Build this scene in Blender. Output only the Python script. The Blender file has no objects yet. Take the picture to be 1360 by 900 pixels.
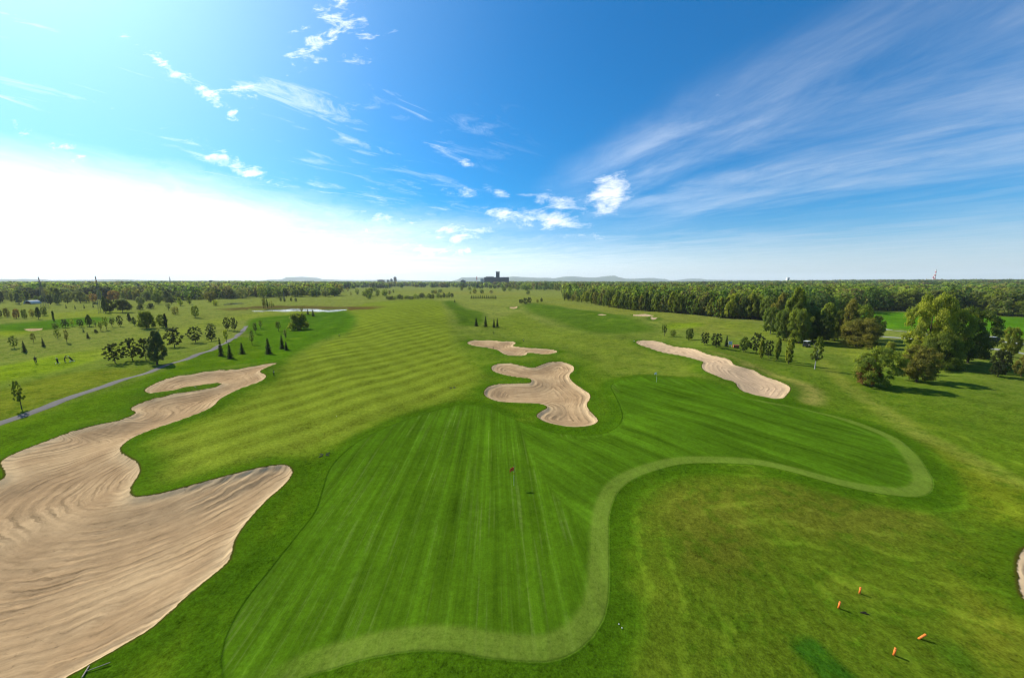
import bpy, math, random
import numpy as np
R = math.radians
rng = np.random.default_rng(7)
random.seed(7)
sc = bpy.context.scene
COL = sc.collection

# ------------------------------------------------------------------ camera model
CAM_H, F, PW, PH, HORIZON = 20.0, 460.0, 1360.0, 900.0, 374.0
PITCH = math.atan((PH/2-HORIZON)/F)
CP, SP = math.cos(PITCH), math.sin(PITCH)

def ray(px, py):
    x = (px-PW/2)/F; y = -(py-PH/2)/F
    return np.array([x, CP+SP*y, -SP+CP*y])

# ------------------------------------------------------------------ terrain heights
def ss(a, b, x):
    t = np.clip((x-a)/(b-a), 0, 1); return t*t*(3-2*t)

def gauss_line(x, y, ax, ay, bx, by, w):
    dx, dy = bx-ax, by-ay; L2 = dx*dx+dy*dy+1e-9
    t = np.clip(((x-ax)*dx+(y-ay)*dy)/L2, 0, 1)
    d2 = (x-ax-t*dx)**2+(y-ay-t*dy)**2
    return np.exp(-d2/(w*w))

def h_base(x, y):
    x = np.asarray(x, float); y = np.asarray(y, float)
    r = np.hypot(x, y)
    h = 0.36*np.sin(x*.11+1.3)*np.sin(y*.083+.4)+.12*np.sin(x*.31+y*.17)+.09*np.sin(y*.37-x*.21+2)
    h = h+.05*np.sin(x*.33+.7*np.sin(y*.13))*np.sin(y*.27+1.+.6*np.sin(x*.11))*ss(-14, -24, x-.45*(y-30))+.17*np.sin(x*.35)*np.sin(y*.31)*ss(62, 72, y)
    h = h+ss(120, 500, r)*(0.9*np.sin(x*.021+.5)*np.sin(y*.017+1.1))
    h = h+2.6*gauss_line(x, y, -55, 150, -82, 330, 26)*ss(60, 170, y)     # fairway plateau
    h = h+2.4*gauss_line(x, y, 14, 262, 66, 172, 15)                       # grassy mound right of it
    h = h+1.9*gauss_line(x, y, -52, 250, -26, 178, 10)
    h = h+0.9*gauss_line(x, y, 66, 112, 42, 68, 6)                         # rim beyond the long right bunker
    h = h+0.6*gauss_line(x, y, -30, 37, -22, 24, 5)
    h = h-1.2*gauss_line(x, y, -110, 120, -150, 300, 45)
    h = h+ss(900, 3500, r)*8*(.6+.4*np.sin(np.arctan2(x, y)*9+1.0))+ss(800, 2500, r)*ss(0.2, 1.2, np.arctan2(x, np.maximum(y, 1)))*9
    return h

def at(px, py):
    d = ray(px, py)
    if d[2] > -1e-3: d[2] = -1e-3
    t = CAM_H/-d[2]
    for _ in range(12):
        z = float(h_base(t*d[0], t*d[1]))
        t = .5*t+.5*(CAM_H-z)/-d[2]
    return np.array([t*d[0], t*d[1]])

def smooth(P, closed=True, n=5):
    P = np.asarray(P, float); m = len(P); out = []
    for i in range(m if closed else m-1):
        if closed: a, b, c, d = P[i-1], P[i], P[(i+1) % m], P[(i+2) % m]
        else: a, b, c, d = P[max(i-1, 0)], P[i], P[i+1], P[min(i+2, m-1)]
        for k in range(n):
            t = k/n
            out.append(.5*((2*b)+(-a+c)*t+(2*a-5*b+4*c-d)*t*t+(-a+3*b-3*c+d)*t**3))
    if not closed: out.append(P[-1])
    return np.array(out)

def gpoly(pts, n=5): return smooth([at(*p) for p in pts], True, n)
def gline(pts, n=6): return smooth([at(*p) for p in pts], False, n)

def seg_dist(X, Y, P, closed):
    d2 = np.full(X.shape, 1e12); par = np.zeros(X.shape, bool)
    m = len(P)
    for i in range(m if closed else m-1):
        ax, ay = P[i]; bx, by = P[(i+1) % m]
        dx, dy = bx-ax, by-ay; L2 = dx*dx+dy*dy
        if L2 < 1e-12: continue
        t = np.clip(((X-ax)*dx+(Y-ay)*dy)/L2, 0, 1)
        d2 = np.minimum(d2, (X-ax-t*dx)**2+(Y-ay-t*dy)**2)
        if closed and dy != 0:
            c = ((ay > Y) != (by > Y)) & (X < (bx-ax)*(Y-ay)/dy+ax)
            par ^= c
    return np.sqrt(d2), par

def sdf(X, Y, P, margin=12., closed=True):
    """positive inside, negative outside, clamped at -margin; a line gives minus its distance"""
    lo = P.min(0)-margin; hi = P.max(0)+margin
    out = np.full(X.shape, -margin)
    k = np.nonzero((X > lo[0]) & (X < hi[0]) & (Y > lo[1]) & (Y < hi[1]))[0]
    if len(k):
        d, ins = seg_dist(X[k], Y[k], P, closed)
        out[k] = np.where(ins, d, -np.minimum(d, margin))
    return out

# ------------------------------------------------------------------ outlines on the ground
BUNKERS = [
 ('raked pinkish sand bunker, by far the largest, with a long tail beside the cart path', gpoly([
  (2,614),(22,602),(55,589),(89,576),(111,569),(160,558),(181,549),(174,543),(189,535),(211,528),(244,521),(275,516),(289,513),(295,509),
  (280,509),(262,511.5),(222,519),(200,522),(192.5,519),(200,513),(222,503),(255,496.7),(288,492),(321,489.4),(355,483),(369,482),
  (354,488),(345,493.7),(353,499),(347,506),(317,517),(294,529),(281,541),(245,556),(204,570),(174,583),(159,599),(181,614),(185,629),(174,647),
  (176,660),(204,658),(245,648),(306,631.6),(357,620),(380,619),(388,628),(378,644),(352,667),(327,695),(312,718),(306,741),(296,754),
  (255,787),(204,833),(153,864),(92,899),(20,940),(-80,960),(-210,900),(-240,800),(-190,700),(-90,650),(-15,642),(1,639),(8,632),(6,624)], 4)),
 ('cloverleaf sand bunker with three lobes behind the putting green', gpoly([
  (654,486.6),(663.5,483),(677,482.6),(692.6,486),(708.5,488.5),(719,485),(732,481),(748,481),(760,486),(762,492),(756,498.5),(759,506),(772,516),
  (782.6,523.7),(783,530),(779,538),(783,546),(793,557),(792,562),(780,566),(759,567),(738,564),(722,559.4),(713,553),(718,547.5),(727,542),(722,537.7),
  (708.5,535.6),(687,535),(663.5,533.5),(647.6,528),(643,522),(649,514),(663.5,510.4),(685,509.6),(703,509),(706,505.7),(702,502.5),(685,500.6),(663.5,496),(654,492)])),
 ('narrow sand bunker beyond the cloverleaf one', gpoly([
  (620.6,455.6),(629,452),(653,452),(666,453.5),(679,453),(685,455.6),(681,459.3),(692.6,461),(714,462.8),(732,464),(740,466.8),(735,469),(719,470),
  (702,468),(698,471.5),(685,472.6),(669,470),(658,464),(645,461),(629,459)])),
 ('smooth pale sand bunker stretched along the foot of the row of small trees', gpoly([
  (845,454.3),(854,452),(875,453.5),(886,457.5),(912,462),(937,469.5),(967,477),(976,484.7),(1000,491.5),(1011,498),(1035,506.7),(1049,515),(1044,525),
  (1035,529.7),(1011,526),(988,520),(979.5,513.5),(976,507.7),(957.5,501.6),(937,493),(932,486.4),(934,480.6),(920,476),(888.5,469.4),(864.7,462.8),(850,458)])),
 ('tiny white sand bunker far off between the two fairways', gpoly([(676,408.5),(682,407.6),(688,408.5),(682,410.2)])),
 ('tiny sand bunker peeping over the dark grassy mound', gpoly([(792,417),(799,416.4),(806,418),(799,418.9)])),
 ('flat white sand bunker near the wood edge, the wider of two', gpoly([(839,418.2),(850,417.2),(860,417.4),(869,419.2),(858,420.6),(846,420)])),
 ('small white sand bunker near the wood edge, beside a wider one', gpoly([(864,422.6),(870,421.6),(876,423),(870,424.4)])),
 ('thin white sand bunker on the far side of the golfers', gpoly([(30,438),(44,435.4),(59,436.4),(46,439)])),
 ('stony little sand bunker cut off by the edge of the picture near the orange posts', gpoly([(1353,770),(1352,745),(1362,728),(1400,730),(1420,780),(1390,805),(1360,795)])),
]
GREEN = gpoly([(296,896),(295.6,870),(305,837),(326,799),(360,756),(393,714),(419,680),(429,651),(440,621),(469,592),(503,573),(545,556),(588,543),(617,537.7),
  (650,543),(684,558),(710,567),(735,575),(777,579),(811,573),(826,558),(824,541),(816,524),(812,512),(828,504),(865,500),(930,506),(1000,529),(1060,540),(1120,555),(1184,579),(1213,600),(1234,628),
  (1240,642),(1238,652),(1228,659),(1210,661),(1171,657),(1129,649),(1087,638),(1044,626),(1000,618),(938,616),(896,619),(853,632),(824,651),(811,680),(809,710),(810,748),(809,790),
  (803,820),(786,849),(760,870),(727,881),(684,880),(642,875),(609,868.5),(567,866),(524,870),(482,878),(440,891),(408,900),(370,918),(330,930),(304,920)], 5)
COLLAR = gline([(338,882),(377,878),(419,875),(461,865),(503,855),(546,848),(588,846),(646,853),(684,859),(727,859),(757,847),(780,822),(791,795),(796,760),(797,725),(798,695),
  (803,670),(819,646),(853,626),(896,614),(938,610.5),(1000,612),(1044,621),(1087,632.5),(1129,644),(1171,651),(1200,652),(1220,644),(1220,622),(1203,602),(1178,583),(1120,560),(1060,546),(1000,534)])
LEFT_FAIRWAY = gpoly([(392,612),(430,598),(470,582),(530,552),(610,528),(640,500),(622,475),(606,455),(600,432),(592,412),(580,399),(540,398),(480,404),(455,412),(470,425),(458,441),(425,456),
  (382,478),(372,492),(350,515),(300,541),(255,563),(200,583),(175,600),(196,620),(190,648),(300,626),(360,612)])
RIGHT_STRIPES = gpoly([(690,560),(740,580),(800,580),(830,556),(822,520),(830,508),(900,510),(1010,540),(1120,565),(1190,600),(1210,640),(1120,640),(1000,612),(900,612),(840,632),(800,665),(790,720),(770,690),(735,655),(705,600)])
PATH = gline([(-70,588),(0,562),(60,541),(120,519),(170,502),(215,487),(255,474),(285,463),(308,450),(322,440),(327,433)])
ROAD1 = gline([(1120,433),(1168,436.5),(1200,440),(1260,446),(1310,451),(1360,457),(1460,468)])
ROAD2 = gline([(1120,443),(1168,446.5),(1200,449),(1260,456),(1310,462),(1360,470),(1460,484)])
LAKES = [gpoly([(328,411.5),(345,408.8),(372,408.4),(400,409.2),(430,410),(458,409.6),(462,411.2),(440,413.4),(410,412.8),(380,413.4),(350,413.2)]),
         gpoly([(296,403.2),(312,401),(336,399.6),(352,398.2),(350,399.6),(330,402),(310,404.2)])]

# ------------------------------------------------------------------ node helpers
class E:
    """a value in a node tree; arithmetic on it adds Math nodes"""
    def __init__(s, t, v): s.t, s.v = t, v
    def op(s, o, *a, clamp=False):
        n = s.t.nodes.new('ShaderNodeMath'); n.operation = o; n.use_clamp = clamp
        for i, q in enumerate((s,)+a):
            if isinstance(q, E): s.t.links.new(q.v, n.inputs[i])
            else: n.inputs[i].default_value = q
        return E(s.t, n.outputs[0])
    def __add__(s, o): return s.op('ADD', o)
    __radd__ = __add__
    def __mul__(s, o): return s.op('MULTIPLY', o)
    __rmul__ = __mul__
    def __sub__(s, o): return s.op('SUBTRACT', o)
    def __rsub__(s, o): return (s*-1.0)+o
    def __truediv__(s, o): return s.op('DIVIDE', o)
    def max(s, o): return s.op('MAXIMUM', o)
    def min(s, o): return s.op('MINIMUM', o)
    def sin(s): return s.op('SINE')
    def abs(s): return s.op('ABSOLUTE')
    def exp(s): return s.op('EXPONENT')
    def pow(s, o): return s.op('POWER', o)
    def ss(s, a, b):
        n = s.t.nodes.new('ShaderNodeMapRange'); n.interpolation_type = 'SMOOTHSTEP'
        s.t.links.new(s.v, n.inputs[0])
        if a < b: n.inputs[1].default_value, n.inputs[2].default_value, n.inputs[3].default_value, n.inputs[4].default_value = a, b, 0, 1
        else: n.inputs[1].default_value, n.inputs[2].default_value, n.inputs[3].default_value, n.inputs[4].default_value = b, a, 1, 0
        return E(s.t, n.outputs[0])

def attr(t, name, out='Fac'):
    n = t.nodes.new('ShaderNodeAttribute'); n.attribute_name = name
    return E(t, n.outputs[out])
def vec(t, x, y, z=0.0):
    n = t.nodes.new('ShaderNodeCombineXYZ')
    for i, q in enumerate((x, y, z)):
        if isinstance(q, E): t.links.new(q.v, n.inputs[i])
        else: n.inputs[i].default_value = q
    return n.outputs[0]
def noise(t, v, scale, detail=3, rough=.55, dist=0., out='Fac'):
    n = t.nodes.new('ShaderNodeTexNoise'); n.inputs['Scale'].default_value = scale
    n.inputs['Detail'].default_value = detail; n.inputs['Roughness'].default_value = rough; n.inputs['Distortion'].default_value = dist
    if v is not None: t.links.new(v, n.inputs['Vector'])
    return E(t, n.outputs[out])
def mixc(t, f, a, b, mode='MIX'):
    n = t.nodes.new('ShaderNodeMix'); n.data_type = 'RGBA'; n.blend_type = mode
    for s, q in ((n.inputs['Factor'], f), (n.inputs['A'], a), (n.inputs['B'], b)):
        pass
    fi, ai, bi = n.inputs[0], n.inputs[6], n.inputs[7]
    for s, q in ((fi, f), (ai, a), (bi, b)):
        if isinstance(q, E): t.links.new(q.v, s)
        elif isinstance(q, (int, float)): s.default_value = q
        elif isinstance(q, tuple): s.default_value = (*q[:3], 1)
        else: t.links.new(q, s)
    return n.outputs[2]
def scalec(t, c, f):
    n = t.nodes.new('ShaderNodeVectorMath'); n.operation = 'SCALE'
    if isinstance(c, tuple): n.inputs[0].default_value = c[:3]
    else: t.links.new(c, n.inputs[0])
    if isinstance(f, E): t.links.new(f.v, n.inputs['Scale'])
    else: n.inputs['Scale'].default_value = f
    return n.outputs[0]
def newmat(name):
    m = bpy.data.materials.new(name); m.use_nodes = True
    t = m.node_tree; b = t.nodes['Principled BSDF']
    return m, t, b
def simple(name, col, rough=.7, metal=0., var=.18, scale=3.):
    m, t, b = newmat(name)
    g = t.nodes.new('ShaderNodeTexCoord')
    n = noise(t, g.outputs['Object'], scale, 4)
    c = scalec(t, tuple(col), n*(2*var)+(1-var))
    t.links.new(c, b.inputs['Base Color']); b.inputs['Roughness'].default_value = rough; b.inputs['Metallic'].default_value = metal; b.inputs['Specular IOR Level'].default_value = .2 if rough > .4 else .5
    return m

# ------------------------------------------------------------------ object helpers
def meshobj(name, V, Fc, mat, parent=None, smooth_=False):
    me = bpy.data.meshes.new(name); me.from_pydata([tuple(map(float, v)) for v in V], [], [tuple(map(int, f)) for f in Fc]); me.update()
    if mat: me.materials.append(mat)
    if smooth_: me.shade_smooth()
    o = bpy.data.objects.new(name, me); COL.objects.link(o)
    if parent: o.parent = parent
    return o
def tag(o, label=None, cat=None, group=None, kind=None):
    if label: o['label'] = label
    if cat: o['category'] = cat
    if group: o['group'] = group
    if kind: o['kind'] = kind
    return o
def empty(name, loc, rz=0., label=None, cat=None, group=None):
    o = bpy.data.objects.new(name, None); COL.objects.link(o); o.location = loc; o.rotation_euler = (0, 0, rz); o.empty_display_size = .3
    return tag(o, label, cat, group)
class MB:
    """collects shapes for ONE mesh"""
    def __init__(s): s.V = []; s.F = []
    def box(s, c, d, rz=0.):
        n = len(s.V); ca, sa = math.cos(rz), math.sin(rz)
        for z in (-.5, .5):
            for x, y in ((-.5, -.5), (.5, -.5), (.5, .5), (-.5, .5)):
                X, Y = x*d[0], y*d[1]
                s.V.append((c[0]+X*ca-Y*sa, c[1]+X*sa+Y*ca, c[2]+z*d[2]))
        s.F += [tuple(n+i for i in f) for f in ((3,2,1,0),(4,5,6,7),(0,1,5,4),(1,2,6,5),(2,3,7,6),(3,0,4,7))]
        return s
    def tube(s, pts, rad, k=8, cap=True):
        pts = [np.array(p, float) for p in pts]; n0 = len(s.V); m = len(pts)
        for i, p in enumerate(pts):
            d = pts[min(i+1, m-1)]-pts[max(i-1, 0)]; d /= np.linalg.norm(d)+1e-9
            a = np.cross(d, (0, 0, 1) if abs(d[2]) < .9 else (1, 0, 0)); a /= np.linalg.norm(a); b = np.cross(d, a)
            r = rad[i] if hasattr(rad, '__len__') else rad
            for j in range(k):
                q = 2*math.pi*j/k; s.V.append(tuple(p+r*(a*math.cos(q)+b*math.sin(q))))
        for i in range(m-1):
            for j in range(k):
                s.F.append((n0+i*k+j, n0+i*k+(j+1) % k, n0+(i+1)*k+(j+1) % k, n0+(i+1)*k+j))
        if cap: s.F += [tuple(n0+j for j in range(k))[::-1], tuple(n0+(m-1)*k+j for j in range(k))]
        return s
    def prism(s, prof, y0, y1):
        """profile in x,z extruded along y"""
        n = len(s.V); m = len(prof)
        for y in (y0, y1):
            for x, z in prof: s.V.append((x, y, z))
        s.F += [tuple(n+i for i in range(m)), tuple(n+m+i for i in range(m))[::-1]]
        for i in range(m): s.F.append((n+i, n+m+i, n+m+(i+1) % m, n+(i+1) % m))
        return s
    def build(s, name, mat, parent=None, smooth_=False): return meshobj(name, s.V, s.F, mat, parent, smooth_)

def gz(x, y):
    """ground height with the bunkers sunk in"""
    x = np.atleast_1d(np.asarray(x, float)); y = np.atleast_1d(np.asarray(y, float))
    h = h_base(x, y)
    for lab, P in BUNKERS:
        h = h-sink(sdf(x, y, P, 3.))
    return h
def sink(d):
    return .20*ss(-.10, .60, d)+.50*ss(0., 4.5, d)-.13*ss(-2.2, -.2, d)*ss(.6, -.10, d)
def P3(px, py, dz=0.):
    p = at(px, py); return (float(p[0]), float(p[1]), float(gz(p[0], p[1])[0])+dz)

# ------------------------------------------------------------------ ground
def build_ground():
    st = 1.35
    rr = [0., 4., 8., 11.]
    r = 13.5
    while r < 1300:
        rr.append(r); r += min(max(r*r/(F*CAM_H)*st, .07), 9)
    while r < 16500:
        rr.append(r); r *= 1.05
    rr = np.array(rr)
    th = np.concatenate([np.arange(-60, 60.01, .172*st*.75), np.linspace(64, 296, 40)])
    nt, nr = len(th), len(rr)
    T, RR = np.meshgrid(np.radians(th), rr, indexing='ij')
    X = (RR*np.sin(T)).ravel(); Y = (RR*np.cos(T)).ravel()
    H = h_base(X, Y)
    sand = np.full(X.shape, -12.); near = np.full(X.shape, -12.)
    owner = np.full(X.shape, -1)
    for i, (lab, P) in enumerate(BUNKERS):
        d = sdf(X, Y, P, 12.); owner[d > sand] = np.where(d[d > sand] > -11.9, i, owner[d > sand]); sand = np.maximum(sand, d)
    DEP = np.array([1., .9, .7, .8, .25, .25, .3, .25, .3, .15])
    dep = np.where(owner >= 0, DEP[owner], 1.)
    H = H-sink(sand)*dep
    gr = sdf(X, Y, GREEN, 32.)
    H = H+.10*ss(-1.0, .3, gr)
    co = sdf(X, Y, COLLAR, 12., False)
    fw = sdf(X, Y, LEFT_FAIRWAY, 12.)
    rs = sdf(X, Y, RIGHT_STRIPES, 12.)
    for P in LAKES:
        H = H-1.0*ss(-1.5, 3., sdf(X, Y, P, 8.))
    # --- grass colour, area by area, with slope shade in the mound faces
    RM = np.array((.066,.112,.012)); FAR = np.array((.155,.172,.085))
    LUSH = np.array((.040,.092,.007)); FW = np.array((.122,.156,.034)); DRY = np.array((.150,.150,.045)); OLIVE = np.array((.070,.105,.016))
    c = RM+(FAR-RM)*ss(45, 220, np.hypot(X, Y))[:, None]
    def lay(pts, colr, soft, amt=1., line=None):
        nonlocal c
        P = gpoly(pts, 4) if line is None else gline(pts)
        d = sdf(X, Y, P, 40. if soft < 20 else 90., line is None)
        if line is not None: d = d+line
        w = ss(-soft, soft, d)*amt
        c = c*(1-w[:, None])+np.array(colr)*w[:, None]
    w = ss(-3, 4, fw)[:, None]; c = c*(1-w)+FW*w
    lay([(325,440),(345,420),(440,411),(468,418),(468,436),(425,452),(388,472),(365,482),(300,486),(240,497),(200,505),(330,448)], (.055,.118,.009), 2.5)
    lay([(372,424),(410,413),(450,411),(468,420),(462,436),(420,448)], (.044,.100,.010), 6, .85)
    lay([(-60,590),(60,548),(190,503),(320,447),(350,470),(300,486),(200,504),(165,540),(100,565),(0,605)], (.064,.116,.010), 1.2)
    lay([(-80,500),(60,474),(120,466),(160,462),(140,472),(100,486),(0,508),(-80,520)], (.135,.190,.022), 3)
    lay([(-80,545),(50,505),(120,492),(185,490),(150,505),(60,535),(0,556),(-80,580)], (.125,.145,.030), 3)
    lay([(-80,440),(30,428),(140,421),(140,428),(90,434),(40,440),(-80,452)], (.050,.115,.010), 6)
    lay([(60,418),(140,410),(160,415),(140,420),(60,423)], (.165,.190,.055), 6)
    lay([(-60,442),(40,440),(20,446),(-60,452)], (.17,.21,.03), 4)
    lay([(100,470),(230,440),(330,416),(440,412),(330,424),(260,440),(180,470)], (.165,.190,.055), 6, .8)
    lay([(695,404.5),(722,401),(765,411),(800,414),(850,425),(870,438),(830,443),(780,440),(740,428),(700,413)], (.052,.100,.013), 6, .9)  # mound face: dark rough grass, slope shade also put into its colour
    lay([(588,400),(600,399),(616,408),(640,414),(646,424),(640,432),(612,432),(604,420)], (.052,.100,.013), 4, .9)  # bank facing away from the sun: dark rough plus painted shade
    lay([(640,432),(690,414),(720,430),(790,447),(850,456),(930,487),(985,518),(900,502),(815,500),(790,480),(745,458),(680,446)], (.118,.150,.042), 4)
    lay([(690,400),(760,404),(830,410),(930,420),(990,440),(960,445),(880,428),(790,412),(720,404)], (.150,.160,.060), 6, .8)
    lay([(940,425),(1010,430),(1100,450),(1180,470),(1170,480),(1080,462),(980,440)], (.135,.160,.045), 5, .8)
    lay([(880,432),(920,428),(935,433),(900,437)], (.15,.20,.03), 3)
    lay([(886,456),(930,463),(975,474),(1010,488),(1060,505),(1092,520),(1090,537),(1062,532),(1049,515),(1012,497),(976,483),(930,467)], (.200,.185,.105), 1.3, .9)
    lay([(1092,478),(1112,500),(1150,530),(1210,570),(1270,600),(1340,640)], (.145,.165,.055), 1.2, .9, 1.5)
    lay([(1000,531),(1060,542),(1120,556),(1186,580),(1216,600),(1240,640)], (.125,.155,.026), .8, .6, .5)
    lay([(1240,590),(1300,620),(1380,660),(1400,800),(1330,700),(1270,660)], (.120,.135,.022), 3, .7)
    lay([(822,650),(880,628),(960,626),(1060,640),(1160,668),(1260,680),(1400,730),(1400,960),(830,960),(822,830),(818,720)], OLIVE, 2.2)
    lay([(1300,740),(1345,720),(1360,800),(1345,880),(1300,860)], (.135,.135,.028), 2.5, .8)
    lay([(880,660),(960,645),(1010,690),(990,760),(900,740)], (.092,.098,.026), 2.0, .8)
    lay([(1000,640),(1150,665),(1240,690),(1180,720),(1040,700)], (.096,.100,.028), 2.0, .7)
    lay([(1050,856),(1078,846),(1112,876),(1150,915),(1110,930),(1080,890)], (.026,.080,.012), .35)
    lay([(1242,862),(1262,850),(1300,880),(1290,900)], (.040,.092,.012), .6, .7)
    lay([(1150,414),(1300,419),(1400,424),(1500,470),(1360,449),(1300,443),(1150,433)], (.062,.158,.011), 5)
    lay([(640,393),(900,404),(700,398)], (.15,.16,.05), 12, .6)
    lay([(540,388),(640,387),(700,390),(640,392)], (.19,.18,.08), 30, .6)
    # lush unmown grass round bunkers and outside the collar
    w = (ss(-3.6, -.6, sand)*ss(.5, -.1, sand))[:, None]*.75; c = c*(1-w)+LUSH*w
    w = (ss(-2.9, -1.3, gr)*ss(.2, -.1, gr))[:, None]*.85; c = c*(1-w)+LUSH*.95*w
    # reed bank of the lake
    for P in LAKES[:1]:
        d = sdf(X, Y, P, 40.); w = (ss(-34, -12, d)*ss(0, -.5, d)*ss(248, 258, Y))[:, None]*.9
        c = c*(1-w)+np.array((.085,.048,.045))*w
    # --- mesh, split along region borders so that each area is its own object
    V = np.stack([X, Y, H], 1)
    idx = np.arange(nt*nr).reshape(nt, nr)
    i2 = np.concatenate([idx, idx[:1]], 0)
    Q = np.stack([i2[:-1, :-1], i2[1:, :-1], i2[1:, 1:], i2[:-1, 1:]], -1).reshape(-1, 4)
    # smooth normals of the whole sheet
    A = V[Q]; n = np.cross(A[:, 1]-A[:, 3], A[:, 2]-A[:, 0]); n /= np.linalg.norm(n, axis=1)[:, None]+1e-12
    n[n[:, 2] < 0] *= -1
    VN = np.zeros_like(V)
    for k in range(4): np.add.at(VN, Q[:, k], n)
    VN /= np.linalg.norm(VN, axis=1)[:, None]+1e-12
    fs = sand[Q].max(1); fo = owner[Q].max(1); fg = gr[Q].max(1)
    reg = np.full(len(Q), 0)
    reg[fg > 0] = 1
    m = fs > 0; reg[m] = 2+fo[m]
    for k in range(2+len(BUNKERS)):
        q = Q[reg == k]
        if not len(q): continue
        u, inv = np.unique(q, return_inverse=True); inv = inv.reshape(-1, 4)
        nm = 'ground' if k == 0 else 'putting_green' if k == 1 else 'sand_bunker'
        me = bpy.data.meshes.new(nm)
        me.vertices.add(len(u)); me.vertices.foreach_set('co', V[u].astype(np.float32).ravel())
        me.loops.add(len(inv)*4); me.loops.foreach_set('vertex_index', inv.astype(np.int32).ravel())
        me.polygons.add(len(inv)); me.polygons.foreach_set('loop_start', np.arange(0, len(inv)*4, 4, dtype=np.int32))
        me.polygons.foreach_set('loop_total', np.full(len(inv), 4, np.int32))
        me.update(calc_edges=True); me.validate()
        for an, arr in (('sand', sand), ('green', gr), ('collar', co), ('fairway', fw), ('right_stripes', rs)):
            a = me.attributes.new(an, 'FLOAT', 'POINT'); a.data.foreach_set('value', arr[u].astype(np.float32))
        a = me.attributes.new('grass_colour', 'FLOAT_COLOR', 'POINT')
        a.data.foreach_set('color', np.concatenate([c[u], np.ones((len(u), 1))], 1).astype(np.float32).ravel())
        me.shade_smooth()
        me.normals_split_custom_set_from_vertices([tuple(v) for v in VN[u]])
        me.materials.append(ground_material())
        o = bpy.data.objects.new(nm, me); COL.objects.link(o); o['kind'] = 'structure'
        if k == 1: o['label'] = 'mown putting green with pale collar band'
        if k > 1: o['label'] = BUNKERS[k-2][0]

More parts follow.
